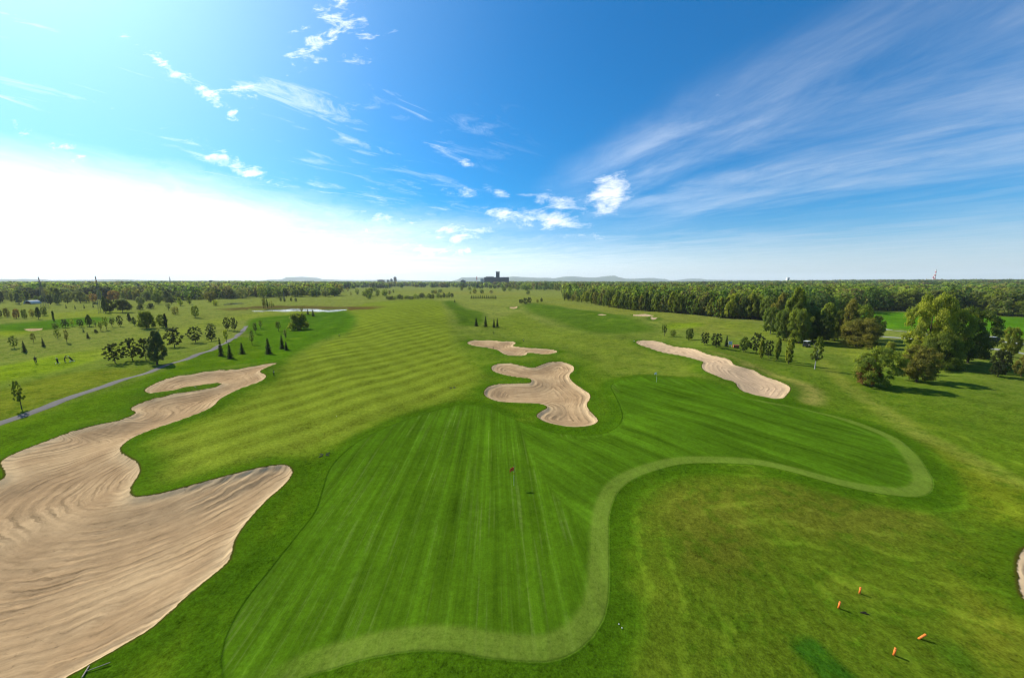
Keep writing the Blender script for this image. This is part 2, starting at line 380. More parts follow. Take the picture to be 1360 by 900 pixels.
_gm = []
def ground_material():
    if _gm: return _gm[0]
    m, t, b = newmat('course_ground'); _gm.append(m)
    g = t.nodes.new('ShaderNodeNewGeometry'); pos = g.outputs['Position']
    sx = t.nodes.new('ShaderNodeSeparateXYZ'); t.links.new(pos, sx.inputs[0])
    x, y = E(t, sx.outputs[0]), E(t, sx.outputs[1])
    n_fine = noise(t, pos, 9., 3, .7); n_gr = noise(t, pos, 3.6, 4, .72); n_mid = noise(t, pos, 1.7, 4, .6); n_big = noise(t, pos, .16, 4, .6); n_huge = noise(t, pos, .02, 3)
    sand, gr, co, fw, rs = (attr(t, k) for k in ('sand', 'green', 'collar', 'fairway', 'right_stripes'))
    # ---- grass
    base = t.nodes.new('ShaderNodeAttribute'); base.attribute_name = 'grass_colour'; gc = base.outputs['Color']
    ongreen = (gr+(n_mid-.5)*.12).ss(-.05, .05)
    # clumpy patches in the rough
    patch = noise(t, pos, .55, 5, .65, .6)
    keep = fw.ss(-1., 4.)*-.75+1.0
    gc = mixc(t, (patch.ss(.46, .66))*(1-ongreen)*.62*keep, gc, mixc(t, n_fine, (.028,.075,.008), (.050,.098,.009)))
    gc = mixc(t, (n_big.ss(.52, .75))*(1-ongreen)*.35*keep, gc, (.125,.140,.030))
    # contour mowing lines in the rough round the green
    warp = (n_big-.5)*3.0
    trk = (gr+(n_big-.5)*5.0)*(2*math.pi/2.3); lines = trk.sin().ss(.35, 1.)*1.6-.35
    rough_lines = lines*gr.ss(-24., -14.)*(1-ongreen)*.24*noise(t, pos, .16, 4, .65).ss(.38, .64)*(n_gr*1.2+.4)*y.ss(48., 40.)*x.ss(4., 8.)
    # fairway diagonals
    a = R(31); s1 = (x*math.cos(a)-y*math.sin(a)); st1 = ((s1+(n_mid-.5)*.7+(n_big-.5)*.3+(n_huge-.5)*1.2)*(2*math.pi/5.2)).sin()
    a2 = R(-38); s2 = (x*math.cos(a2)-y*math.sin(a2)); st2 = ((s2+(n_mid-.5)*1.0)*(2*math.pi/6.5)).sin()
    fwm = fw.ss(-1., 4.)
    brk = noise(t, pos, .09, 3).ss(.36, .66)
    stripes = (st1.ss(-.9, .9)-.5)*fwm*.48*(brk*.6+.4)+(st2.ss(-.9, .9)-.5)*fwm*.10
    # other fairways, faint
    st3 = ((x*.9+y*.35+(n_big-.5)*3)*(2*math.pi/7.)).sin()
    stripes = stripes+st3*(1-fwm)*(1-ongreen)*.05*n_huge.ss(.4, .6)
    # green: straight passes, wider swaths, diagonal right lobe
    gcol = mixc(t, n_mid, (.043,.098,.010), (.060,.120,.012))
    gcol = mixc(t, rs.ss(-.6, .6), gcol, mixc(t, n_mid, (.046,.103,.010), (.062,.124,.015)))
    w1 = ((x+y*.045+(n_mid-.5)*.12)*(2*math.pi/1.75)).sin()
    w2 = noise(t, vec(t, x*1.9+y*.09, y*.035, 0.), 1.1, 3, .7)
    left_st = w1.ss(-.3, .9)*.14+(w2-.5)*1.0; pale_st = noise(t, vec(t, x*3.1+y*.14, y*.05, 8.), 1.1, 2, .6).ss(.53, .68)*noise(t, pos, .35, 3).ss(.3, .6)*(1-rs.ss(-.4, .4))
    ar = R(144); sr = x*math.cos(ar)-y*math.sin(ar); lr = x*math.sin(ar)+y*math.cos(ar)
    w3 = noise(t, vec(t, sr*.55, lr*.045, 0.), 1.0, 4, .65); w3b = noise(t, vec(t, sr*2.6, lr*.08, 3.), 1., 2, .6)
    right_st = (w3-.5)*1.9+(w3b-.5)*.55
    rm = rs.ss(-.4, .4)
    wide = noise(t, vec(t, x*.42+y*.02, y*.03, 2.), 1., 3, .6); gst = (left_st+(wide-.5)*.95)*(1-rm)+right_st*rm
    gcol = mixc(t, pale_st*.55, gcol, (.095,.140,.060)); gcol = scalec(t, gcol, gst+.90)
    gc = mixc(t, ongreen, gc, gcol)
    # collar band, pale dry grass
    cod = gr+(n_mid-.5)*.22+(n_fine-.5)*.12
    band = cod.ss(1.75, 1.15)*co.ss(-2.0, -1.5)*x.ss(-14.5, -9.0)
    inner = noise(t, vec(t, gr*4., n_mid*.5, 0.), 1.6, 3)
    ccol = mixc(t, n_fine*.6+inner*.8-.2, (.085,.135,.040), (.165,.200,.080))
    gc = mixc(t, band*ongreen*.58*(n_gr*.9+.55).min(1.), gc, ccol)
    # thin dark cut line at the rim of the green
    rim = (gr+(n_mid-.5)*.06).abs().ss(.16, .05)
    gc = mixc(t, rim*.55, gc, (.022,.058,.005))
    soft_ = ongreen*-.55+1.0
    detail = ((n_fine-.5)*1.5+(n_gr-.5)*1.6+(n_mid-.5)*1.0)*soft_+(n_big-.5)*.80*keep+(n_huge-.5)*.45+1.0
    detail = detail+stripes+rough_lines
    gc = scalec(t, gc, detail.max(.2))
    # ---- sand
    wv = (n_big-.5)*2.2
    ccx, ccy = x+37., y-35.; circ = (ccx*ccx+ccy*ccy*1.15).op('SQRT')+wv*1.3; nearm = y.ss(50., 42.)*x.ss(-8., -12.); cc = circ*nearm+(sand+wv*.6)*(1-nearm)
    rake = noise(t, vec(t, (cc+(n_mid-.5)*.35)*3.0, x*.22, y*.22), 1.0, 4, .66)
    rk = (cc*(2*math.pi/.95)).sin()
    rkm = noise(t, pos, .20, 4, .6).ss(.40, .66)
    sfine = noise(t, pos, 14., 3, .7)
    foot = noise(t, pos, 4.5, 3, .6).ss(.60, .74); blot = noise(t, pos, 1.1, 5, .7); sc_ = (rake-.5)*1.9*(rkm*.6+.4)+(rk.ss(.3, 1.)-.3)*(rkm*.8+.2)*-.34-foot*.16+(blot-.5)*.50+(sfine-.5)*.30+(n_mid-.5)*.22+1.0
    scol = mixc(t, n_big.ss(.35, .7), (.300,.194,.098), (.385,.260,.134)); scol = mixc(t, x.ss(20., 45.)*.8, scol, (.46,.32,.19))
    scol = mixc(t, sand.ss(1.6, .1)*.6, scol, (.53,.38,.205))  # pale rim: sunlit edge slope put into the sand colour
    scol = scalec(t, scol, sc_)
    es = sand+(n_gr-.5)*.34+(n_mid-.5)*.22
    k = es.ss(-.04, .04)
    soil_shade = es.ss(-.26, -.06)*(1-k)  # bare soil and lip shadow put together into the edge colour
    gc = mixc(t, soil_shade*.85, gc, (.045,.035,.018))
    gc = mixc(t, 1.0, gc, (1.08,1.07,.38), 'MULTIPLY')
    fin = mixc(t, k, gc, scol)
    t.links.new(fin, b.inputs['Base Color'])
    b.inputs['Roughness'].default_value = .85
    b.inputs['Specular IOR Level'].default_value = 0.
    bp = t.nodes.new('ShaderNodeBump'); bp.inputs['Strength'].default_value = .55; bp.inputs['Distance'].default_value = .12
    hgt = (n_fine*.5+n_mid*.9+patch*.8)*(1-k)*(1-ongreen*.75)+k*((rk*.35+rake*1.1)*(rkm*.8+.2)+sfine*.15+blot*.5-foot*.3)
    t.links.new(hgt.v, bp.inputs['Height']); t.links.new(bp.outputs[0], b.inputs['Normal'])
    return m

# ------------------------------------------------------------------ strips (path, roads) and water
def strip(name, L, width, mat, lift=.04, label=None):
    n = len(L); V = []; Fc = []
    for i in range(n):
        d = L[min(i+1, n-1)]-L[max(i-1, 0)]; d /= np.linalg.norm(d); nr = np.array((-d[1], d[0]))
        for j in (-.5, -.25, 0, .25, .5):
            w = width*(1+.06*math.sin(i*1.7+j*9))
            p = L[i]+nr*j*w; V.append((p[0], p[1], float(gz(p[0], p[1])[0])+lift+(.02 if abs(j) < .4 else -.03)))
    for i in range(n-1):
        for j in range(4): Fc.append((i*5+j, i*5+j+1, (i+1)*5+j+1, (i+1)*5+j))
    o = meshobj(name, V, Fc, mat, None, True); tag(o, label, None, None, 'structure'); return o

def resample(L, step):
    d = np.concatenate([[0], np.cumsum(np.linalg.norm(np.diff(L, axis=0), axis=1))])
    s = np.arange(0, d[-1], step)
    return np.stack([np.interp(s, d, L[:, 0]), np.interp(s, d, L[:, 1])], 1)

def build_strips():
    m = simple('worn_asphalt', (.105,.090,.076), .9, 0, .35, .6)
    strip('path', resample(PATH, 1.2), 1.75, m, .05, 'worn grey asphalt cart path curving past the pines')
    m2 = simple('pale_road', (.30,.29,.26), .9, 0, .2, .3)
    strip('road', resample(ROAD1, 3.), 3.2, m2, .06, 'pale road along the edge of the bright field')
    strip('road', resample(ROAD2, 3.), 2.2, m2, .06, 'pale lower track between road and golf course')
    wm, t, b = newmat('lake_water')
    b.inputs['Base Color'].default_value = (.03,.04,.045,1); b.inputs['Roughness'].default_value = .06
    g = t.nodes.new('ShaderNodeNewGeometry'); bp = t.nodes.new('ShaderNodeBump'); bp.inputs['Strength'].default_value = .12; bp.inputs['Distance'].default_value = .3
    t.links.new(noise(t, g.outputs['Position'], .6, 3).v, bp.inputs['Height']); t.links.new(bp.outputs[0], b.inputs['Normal'])
    for k, P in enumerate(LAKES):
        z = min(float(h_base(*p)) for p in P)-.12
        cx = P.mean(0); Q = cx+(P-cx)*1.12
        o = meshobj('lake_water', [(p[0], p[1], z) for p in Q], [tuple(range(len(Q)))], wm); tag(o, None, None, None, 'structure')
        o['label'] = ('bright strip of lake before the brown reed bank', 'narrow far pond at the foot of the dark wood')[k]

# ------------------------------------------------------------------ trees
LEAF = {}
def leafmat(name, col, dark=.62, trans=.55):
    m, t, b = newmat('leaf_'+name)
    oi = t.nodes.new('ShaderNodeObjectInfo'); rnd = E(t, oi.outputs['Random'])
    ti = attr(t, 'tint')
    c2 = (col[0]*1.35, col[1]*1.12, col[2]*.9)
    c = mixc(t, ti, (col[0]*dark, col[1]*dark, col[2]*dark), c2)
    c = scalec(t, c, rnd*.35+.82)
    t.links.new(c, b.inputs['Base Color']); b.inputs['Roughness'].default_value = .7; b.inputs['Specular IOR Level'].default_value = .2
    tr = t.nodes.new('ShaderNodeBsdfTranslucent'); t.links.new(mixc(t, 1.0, c, (1.7,1.75,.9), 'MULTIPLY'), tr.inputs['Color'])
    mx = t.nodes.new('ShaderNodeMixShader'); mx.inputs[0].default_value = trans
    t.links.new(b.outputs[0], mx.inputs[1]); t.links.new(tr.outputs[0], mx.inputs[2])
    t.links.new(mx.outputs[0], t.nodes['Material Output'].inputs[0])
    LEAF[name] = m
for nm, c in dict(pale=(.245,.300,.036), mid=(.175,.240,.032), deep=(.110,.165,.030), dark=(.045,.068,.022), olive=(.195,.205,.040), rust=(.230,.155,.045), grey=(.180,.230,.085), fir=(.034,.058,.024), lime=(.27,.34,.03)).items(): leafmat(nm, c)
BARK = simple('bark', (.085,.062,.045), .95, 0, .3, 4.); BIRCH = simple('birch_bark', (.38,.36,.33), .9, 0, .4, 5.)

def leaf_quads(C, N, size, elong=1.0):
    """quads at C facing N"""
    n = len(C); r = rng.normal(size=(n, 3)); a = np.cross(N, r); a /= np.linalg.norm(a, axis=1)[:, None]+1e-9; b = np.cross(N, a)
    s = size*rng.uniform(.6, 1.3, n)[:, None]; a = a*s*elong; b = b*s*.75
    bend = N*s*.35
    V = np.stack([C-a-bend, C+b*.9, C+a-bend, C-b*.9], 1).reshape(-1, 3)
    return V
def unit(v): return v/(np.linalg.norm(v, axis=-1, keepdims=True)+1e-9)

def crown_points(kind, nleaf):
    """leaf positions, facings, tints in a crown of height 1 and half width .5 at most, base at z=0"""
    C = []; N = []; T = []
    if kind in ('round', 'tall', 'column', 'bush', 'umbrella', 'pine', 'sparse'):
        nb = dict(round=84, tall=90, column=60, bush=84, umbrella=84, pine=60, sparse=44)[kind]
        lop = rng.uniform(-.06, .06, 2)
        for i in range(nb):
            u = (i+rng.uniform(0, 1))/nb; th = i*2.39996+rng.uniform(-.5, .5)
            if kind == 'round': z = .09+.83*u; w = .41*math.sqrt(max(.02, 1-((z-.47)/.50)**2)); br = rng.uniform(.06, .125)
            elif kind == 'sparse': z = .28+.66*u; w = .36*math.sqrt(max(0., 1-((z-.60)/.42)**2)); br = rng.uniform(.045, .11)
            elif kind == 'tall': z = .12+.82*u; w = .42*(1-max(0, (z-.35)/.66)**1.6)*min(1, .40+z*1.6); br = rng.uniform(.06, .12)
            elif kind == 'column': z = .06+.88*u; w = .34*math.sin(math.pi*min(1, .10+z*.86))**.8; br = rng.uniform(.07, .13)
            elif kind == 'bush': z = .06+.80*u; w = .43*math.sqrt(max(0., 1-(z/.95)**2)); br = rng.uniform(.08, .15)
            elif kind == 'umbrella': z = .20+.70*u; w = .46*math.sqrt(max(0., 1-((z-.22)/.74)**2)); br = rng.uniform(.08, .14)
            else: z = .14+.80*u; w = .42*math.sqrt(max(.03, 1-((z-.45)/.55)**2)); br = rng.uniform(.045, .115)
            rag = .34 if kind in ('pine', 'sparse') else .17
            rad = w*(rng.uniform(.91-rag, .91+rag) if i % 4 else rng.uniform(.1, .6)); c = np.array((rad*math.cos(th)+lop[0]*z*2, rad*math.sin(th)+lop[1]*z*2, z))
            m = max(3, int(nleaf/nb*(br/.095)**2))
            d = unit(rng.normal(size=(m, 3))); d[:, 2] = np.where(d[:, 2] < -.3, -d[:, 2]*.6, d[:, 2])
            sq = np.array((1, 1, .95 if kind != 'pine' else .75))
            C.append(c+d*br*rng.uniform(.45, 1.12, (m, 1))*sq)
            out_ = unit(c-np.array((0, 0, .42)))
            N.append(unit(d*.55+out_*.35+rng.normal(size=(m, 3))*.40+(0, 0, .25))); T.append(np.clip(rng.uniform(.1, .9)+rng.normal(size=m)*.22, 0, 1))
    elif kind == 'conifer':
        nl = 13
        for l in range(nl):
            z = .07+.90*l/nl; w = (.50 if l % 2 else .40)*(1-z)**.85+.02; nbr = int(7+9*(1-z)); off = rng.uniform(0, 6)
            for k in range(nbr):
                a = off+2*math.pi*k/nbr+rng.uniform(-.2, .2); L = w*rng.uniform(.60, 1.22)
                m = max(2, int(nleaf/(nl*11)*(L/.25)**.8)); s = rng.uniform(.15, 1., m)
                p = np.stack([np.cos(a)*s*L, np.sin(a)*s*L, z+.02-s*L*.35+.05*s*s], 1)+rng.normal(size=(m, 3))*.012
                C.append(p); N.append(unit(np.stack([np.cos(a)*s*.6, np.sin(a)*s*.6, np.full(m, .8)], 1)+rng.normal(size=(m, 3))*.3)); T.append(np.clip(rng.uniform(.2, .8)+s*.2-.1, 0, 1))
    return np.concatenate(C), np.concatenate(N), np.concatenate(T)

def fast_mesh(name, V, T, mat):
    n = len(V)//4; me = bpy.data.meshes.new(name)
    me.vertices.add(len(V)); me.vertices.foreach_set('co', V.astype(np.float32).ravel())
    me.loops.add(n*4); me.loops.foreach_set('vertex_index', np.arange(n*4, dtype=np.int32))
    me.polygons.add(n); me.polygons.foreach_set('loop_start', np.arange(0, n*4, 4, dtype=np.int32)); me.polygons.foreach_set('loop_total', np.full(n, 4, np.int32))
    me.update(calc_edges=True)
    a = me.attributes.new('tint', 'FLOAT', 'POINT'); a.data.foreach_set('value', np.repeat(T, 4).astype(np.float32))
    me.materials.append(mat); return me

def trunk_mesh(kind, H, W, bark):
    b = MB(); r = .022*H*(.8 if kind == 'column' else 1.)
    if kind == 'bush':
        for k in range(6):
            a = k*1.05+rng.uniform(-.3, .3); L = rng.uniform(.22, .36)*W
            b.tube([(.03*W*math.cos(a), .03*W*math.sin(a), -.1), (L*.5*math.cos(a), L*.5*math.sin(a), .25*H), (L*math.cos(a), L*math.sin(a), .62*H)], [r*.8, r*.5, r*.15], 6)
    else:
        lean = rng.uniform(-.02, .02, 2)*H; top = .9 if kind in ('conifer', 'column', 'tall') else .72
        P = lambda f: np.array((lean[0]*math.sin(f*3), lean[1]*math.sin(f*4), f*H))
        b.tube([P(-.03), P(.02), P(.15), P(.35), P(.55), P(top)], [r*1.5, r*1.15, r*.95, r*.75, r*.5, r*.12], 8)
        if kind != 'conifer':
            for k in range(9):
                f = rng.uniform(.20, .58); a = k*2.4+rng.uniform(-.3, .3); L = W*rng.uniform(.20, .38)*(.55 if kind == 'column' else 1); up = H*rng.uniform(.10, .24)
                p = P(f); q = p+np.array((math.cos(a)*L*.55, math.sin(a)*L*.55, up*.45)); e = p+np.array((math.cos(a)*L, math.sin(a)*L, up))
                b.tube([p, q, e], [r*.5, r*.3, r*.08], 5)
    me = bpy.data.meshes.new('trunk'); me.from_pydata([tuple(map(float, v)) for v in b.V], [], b.F); me.update(); me.shade_smooth(); me.materials.append(bark)
    return me

PROTO = {}
SPEC = dict(round=(1., .95), tall=(1., .55), column=(1., .42), bush=(1., 1.2), umbrella=(1., 1.75), pine=(1., .95), sparse=(1., .62), conifer=(1., .52))
def proto(kind, cls, var):
    """cls: 0 small/far, 1 mid, 2 large near tree. Meshes are of unit height, width = SPEC ratio"""
    k = (kind, cls, var)
    if k not in PROTO:
        n = (1000, 5500, 20000)[cls]; size = (.046, .026, .0155)[cls]
        if kind == 'conifer': size *= .8
        if kind == 'sparse': n = int(n*.6)
        if kind == 'conifer': n = int(n*.7)
        C, N, T = crown_points(kind, n); asp = SPEC[kind][1]
        C[:, :2] *= asp
        V = leaf_quads(C, N, size*(.75+.25*asp), 1.3 if kind == 'conifer' else 1.)
        PROTO[k] = (fast_mesh('crown', V, T, LEAF['mid']), trunk_mesh(kind, 1., asp, BARK))
    return PROTO[k]

TREENAME = dict(round='broadleaf_tree', tall='tall_tree', column='columnar_tree', bush='bush', umbrella='spreading_tree', pine='pine_tree', sparse='young_tree', conifer='fir_tree')
def tree(px, py, hpx, wpx, kind, leaf, label, group=None, cls=None, birch=False, xy=None, H=None, W=None):
    if xy is None: xy = at(px, py)
    x, y = float(xy[0]), float(xy[1])
    dist = y*CP+CAM_H*SP
    if H is None: H = hpx/F*dist*1.02
    if W is None: W = (1.14 if hpx > 30 else .98)*wpx/F*dist/math.sqrt(1+(x/max(y, 1))**2)
    if cls is None: cls = 2 if hpx > 36 else 1 if hpx > 11 else 0
    cm, tm = proto(kind, cls, rng.integers(0, 3 if cls < 2 else 2))
    root = empty(TREENAME[kind], (x, y, float(gz(x, y)[0])), rng.uniform(0, 6.28), label, 'bush' if kind == 'bush' else 'tree', group)
    sxy = W/SPEC[kind][1]; root.scale = (sxy, sxy, H)
    for nm, me, mat in (('crown', cm, LEAF[leaf]), ('trunk', tm, BIRCH if birch else BARK)):
        o = bpy.data.objects.new(nm, me); COL.objects.link(o); o.parent = root
        o.material_slots[0].link = 'OBJECT'; o.material_slots[0].material = mat
    return root

# ---- table of single trees: base x, base y, height, width (picture units at the drone's viewpoint), kind, foliage, label
TREES = [
 # beside and inside the cart path
 (29,543,39,19,'sparse','mid','lone slim young leafy tree standing beside the near end of the cart path'),
 (153,482,27,29,'pine','dark','dark spreading pine at the near end of the pine clump by the cart path'),
 (176,478,30,27,'pine','dark','tallest dark pine in the middle of the pine clump by the cart path'),
 (194,478,30,24,'pine','dark','dark pine half hidden behind the pale feathery tree by the cart path'),
 (209,484,45,30,'tall','grey','pale green feathery tree in front of the dark pines by the cart path'),
 (232,461,27,28,'pine','dark','large round dark pine just past the pale feathery tree'),
 (260,455,22,22,'pine','dark','smaller round dark pine alone beyond the large round one'),
 (281,453,17,17,'pine','dark','ragged dark pine whose crown touches the one behind it, near the cart path'),
 (280,440,11,15,'pine','dark','flat topped dark pine peeping over the ragged one'),
 (302,438.6,18,10,'pine','dark','narrow dark pine beside the path bend, first of a close pair'),
 (311,439,18,11,'pine','dark','dark pine touching the path bend, second of a close pair'),
 (301,454.7,17,9,'sparse','lime','slender bright green sapling at the very edge of the cart path'),
 (294,472.5,25,11,'conifer','fir','tall dark fir with its tip over the cart path'),
 (306,476,20,12,'conifer','fir','dark fir closest to the big bunker, next to the tall one by the path'),
 (322,470,16,11,'conifer','fir','small dark fir standing alone between the path and the tail of the big bunker'),
 (335,458,19,9,'sparse','deep','dark egg shaped young tree on the lawn inside the path'),
 (340,443,15,8,'sparse','deep','dark young tree on a thin stem near the top of the path'),
 (346,436,11,7,'sparse','deep','small dark round young tree nearest the path end'),
 (357,470,22,13,'conifer','fir','broad dark fir on the lawn above the tail of the big bunker'),
 (370,439.5,13,9,'sparse','deep','small dark young tree left of the big rounded bush'),
 (375,463,19,10,'conifer','fir','dark fir leaning on a shorter one below the rounded bush'),
 (380.5,465,12,8,'conifer','fir','short dark fir pressed against a taller one'),
 (380,451,13,7,'sparse','grey','thin pale sapling just below the big rounded bush'),
 (397,438,24,31,'bush','mid','big rounded many stemmed bush on the bright slope below the lake'),
 (401,416,9,6,'sparse','olive','small tree at the lake shore above the rounded bush'),
 (409,418,8,6,'conifer','fir','little dark fir at the lake shore between two small trees'),
 (416,420,9,7,'conifer','fir','little dark fir at the lake shore, end of a row of three'),
 (260,421,15,12,'round','mid','lone egg shaped tree on the fairway before the lake'),
 (286,406,8,10,'round','lime','low bright green round tree near the far pond'),
 (280,401,14,20,'round','olive','broad olive brown tree behind the low bright green one'),
 # far-left course
 (19,462,17,14,'pine','deep','ragged dark pine on the open turf beyond the golfers, first of two'),
 (33,467,15,11,'conifer','fir','dark leaning fir on the open turf beyond the golfers, closest to them'),
 (45,455,13,9,'sparse','olive','thin nearly bare young tree leaning over the turf between two firs'),
 (58,460,12,8,'conifer','fir','small leaning dark fir right above the group of golfers'),
 (75,438,9,13,'pine','deep','low wide dark pine in the middle of the young plantation'),
 (72,427,14,5,'column','deep','slim upright dark tree at the back of the young plantation'),
 (77,450,13,10,'pine','mid','bushy tree low in the plantation beside a pale slender one'),
 (89,455,17,10,'sparse','olive','pale slender tree with a long shadow at the front of the plantation'),
 (87,435,11,14,'pine','dark','wide dark tree in the plantation between two pale ones'),
 (96,433,9,9,'sparse','lime','pale yellowish small tree next to the wide dark one'),
 (108,434,10,12,'pine','dark','low dark clump of pine in the back row of the plantation'),
 (117,449,8,8,'conifer','fir','little dark fir standing out front right of the plantation'),
 (111,441,7,5,'conifer','deep','tiny fir just behind the one standing out front'),
 (119,433,15,12,'tall','deep','tall blue green tree in the back row of the plantation'),
 (127,434,9,8,'sparse','deep','small dark tree beside the tall blue green one'),
 (134,439.5,13,9,'sparse','mid','young tree with a bent shadow, first of three in a row'),
 (142,438,17,10,'sparse','mid','taller young tree with a bent shadow, second of three in a row'),
 (149,434,12,10,'sparse','deep','young tree at the end of the row of three'),
 (160,433.5,15,10,'pine','dark','two tiered dark pine just past the row of young trees'),
 (128,442,5,6,'bush','dark','tiny round dark bush alone on the fairway edge'),
 (172.5,428,12,7,'tall','dark','slim dark tree left of the big many stemmed tree'),
 (179,432,11,9,'tall','deep','dark tree touching the big many stemmed tree'),
 (196,436,24,28,'bush','mid','big pale many stemmed tree standing alone on the far fairway'),
 (217,435,18,18,'round','mid','rounded tree beside the big many stemmed one'),
 (221,435.5,19,6,'column','dark','thin dark upright tree against the rounded one'),
 (163,415,17,29,'umbrella','dark','very dark broad domed tree in the middle of the far-left course'),
 (146,415,18,18,'round','dark','dark tall crown next to the broad domed tree'),
 (140,416,22,10,'tall','deep','tall narrow tree at the foot of the lattice mast'),
 (186,411,7,11,'bush','dark','low dark bush between the domed tree and the wood'),
 (200,410,8,12,'bush','dark','second low dark bush further from the domed tree'),
 (228,404,10,18,'umbrella','dark','dark flat domed tree in front of the far wood'),
 (233,418,11,13,'round','olive','yellow green round tree at the sandy patch'),
 (224,412,9,10,'sparse','deep','dark little tree behind the yellow green round one'),
 (240,406,11,10,'tall','lime','bright pointed tree before the wood by the far pond'),
 (252,404,10,8,'tall','mid','narrow green tree next to the bright pointed one'),
 (195,400,13,20,'round','deep','dark round tree between two yellowish ones at the far wood'),
 (209,398,14,14,'round','lime','yellowish tree right of the dark round one at the far wood'),
 (182,399,14,15,'round','olive','yellowish tree left of the dark round one at the far wood'),
 (78,403,20,17,'tall','grey','tall grey green tree at the far meadow edge'),
 (90,403,15,16,'round','grey','rounded grey green tree next to the tall one at the far meadow'),
 (107,402,15,23,'round','grey','widest grey green tree at the far meadow edge'),
 (124,401,11,16,'round','rust','copper brown tree at the far meadow edge'),
 (151,400,14,20,'round','rust','wider copper brown tree behind the broad domed one'),
 (62,401,9,24,'bush','dark','long low dark thicket at the far meadow'),
 (26,400,11,18,'bush','deep','dark thicket beside the arched shelter'),
 (1,402,15,13,'round','dark','dark tree cut off by the picture edge beside the shelter'),
 (10,421,12,12,'round','olive','olive tree in the orchard row, closest to the picture edge'),
 (22,423,13,12,'round','rust','orange tinged tree in the orchard row'),
 (33,423.5,13,11,'round','mid','mid green tree with a dark shadow in the orchard row'),
 (43,421,11,10,'round','olive','small olive tree between two taller ones in the orchard row'),
 (51,423,15,11,'tall','deep','darkest and tallest tree of the orchard row'),
 (59,419,12,11,'round','mid','last rounded tree of the orchard row'),
 (-1,422,12,12,'round','dark','nearly black tree at the picture edge of the orchard row'),
 # centre
 (632.5,433,12,7,'conifer','fir','dark fir furthest from the others in the short row of four between the fairways'),
 (645,434,14,7,'conifer','fir','tallest dark fir of the short row of four between the fairways'),
 (656,435,12,6,'conifer','fir','broad dark fir of the touching pair in the row of four'),
 (660.5,434,12,5,'conifer','fir','slim dark fir of the touching pair in the row of four'),
 (655.5,444,4,3,'sparse','deep','tiny sapling alone below the row of four firs'),
 (604,401.5,4,3,'conifer','fir','tiny dark fir on top of the steep grass bank'),
 (692,403,6,7,'round','dark','first small dark tree of a clump of three beyond the white bunker'),
 (697.5,403.5,8,9,'round','dark','middle and largest dark tree of the clump of three beyond the white bunker'),
 (703,402.5,8,7,'round','dark','third dark tree of the clump beyond the white bunker'),
 (714,401.5,4,4,'round','olive','little olive tree between the dark clump and the wood'),
 (719.3,401,5.5,4,'round','dark','little dark tree near the corner of the wood'),
 # row beyond the long right bunker
 (882.5,446,15,9,'sparse','deep','slender young tree starting the row above the long pale bunker'),
 (893.5,446.5,9,10,'round','mid','low leafy tree, second in the row above the long pale bunker'),
 (914.7,451.5,16,13,'round','deep','round dark tree on a bare stem in the row above the long pale bunker'),
 (936,458,17,14,'pine','dark','ragged dark pine left of its twin above the long pale bunker'),
 (951,461,19,18,'pine','dark','wider ragged dark pine of the pair above the long pale bunker'),
 (964.5,460,15,8,'conifer','fir','small pointed fir next to the white sign'),
 (987,467,20,15,'round','deep','grey green tree just past the white sign and red box'),
 (1004,469,28,21,'pine','dark','largest dark pine of the row above the long pale bunker'),
 (1011,476,25,10,'column','pale','pale flame shaped tree in front of the largest dark pine'),
 (1020,475,24,15,'pine','dark','dark pine behind the pale flame shaped tree'),
 (1031,478.5,30,10,'column','mid','slim green columnar tree, lower of two side by side'),
 (1047,483,34,13,'column','pale','broader bright columnar tree, the taller of two side by side'),
 (1082,490,43,18,'sparse','mid','open crowned slender birch at the end of the row above the bunker','birch'),
 (1049,451,67,36,'tall','mid','very tall poplar towering over the clump at the wood edge'),
 (1023,443,35,24,'round','deep','grey green birch beside the very tall poplar','birch'),
 (1068,453,38,28,'round','mid','rounded tree tucked against the very tall poplar'),
 (1090,454,37,34,'round','deep','dark broad tree in the clump right of the very tall poplar'),
 (1108,453,40,28,'round','mid','green tree in the clump between the dark broad and the russet one'),
 (1122,454,55,28,'tall','olive','russet tinged tall tree rising from the clump by the road'),
 (1060,456,46,30,'round','mid','leafy tree filling the gap at the foot of the very tall poplar, in front'),
 (1079,453,42,30,'round','deep','dark leafy tree half hidden behind the rounded one by the very tall poplar'),
 (1100,452,48,32,'tall','mid','tall green tree rising behind the clump, left of the russet one'),
 (1136,450,46,40,'round','mid','big mid green crown rising behind the dense olive thicket'),
 (1152,456,34,34,'round','olive','round olive crown at the right shoulder of the dense olive thicket'),
 (1040,452,40,24,'round','deep','dark tree squeezed between the grey green birch and the very tall poplar'),
 (1205,494,30,34,'bush','lime','bright fresh green bush showing between the maple and the olive brown tree'),
 (1245,490,50,60,'bush','mid','mid green undergrowth tree under the pale giants'),
 (1140,460,38,56,'bush','olive','huge dense olive thicket bulging out by the road'),
 (1160,452,33,24,'round','deep','dark tree at the road side end of the clump'),
 (1158,513,53,64,'round','mid','low spreading maple with a rust coloured top casting a long shadow'),
 (1217,507,48,58,'round','olive','olive brown spreading tree right behind the maple'),
 (1180,474,22,18,'bush','pale','pale bush behind the maple near the road'),
 (1226,484,93,70,'round','pale','biggest pale yellow green tree dominating the road side'),
 (1254,484,76,62,'round','pale','pale yellow green tree merging with the biggest one'),
 (1285,482,72,66,'round','deep','large dark green tree shading the ground behind the pale giant'),
 (1270,485,13,13,'sparse','lime','tiny bright yellow sapling in front of the large dark tree'),
 (1325,500,35,29,'round','dark','round dark tree on a clear stem near the picture edge'),
 (1339,474,40,30,'round','pale','light green tree behind the round dark one near the picture edge'),
 (1356,500,30,34,'round','olive','olive bush like tree cut off by the picture edge'),
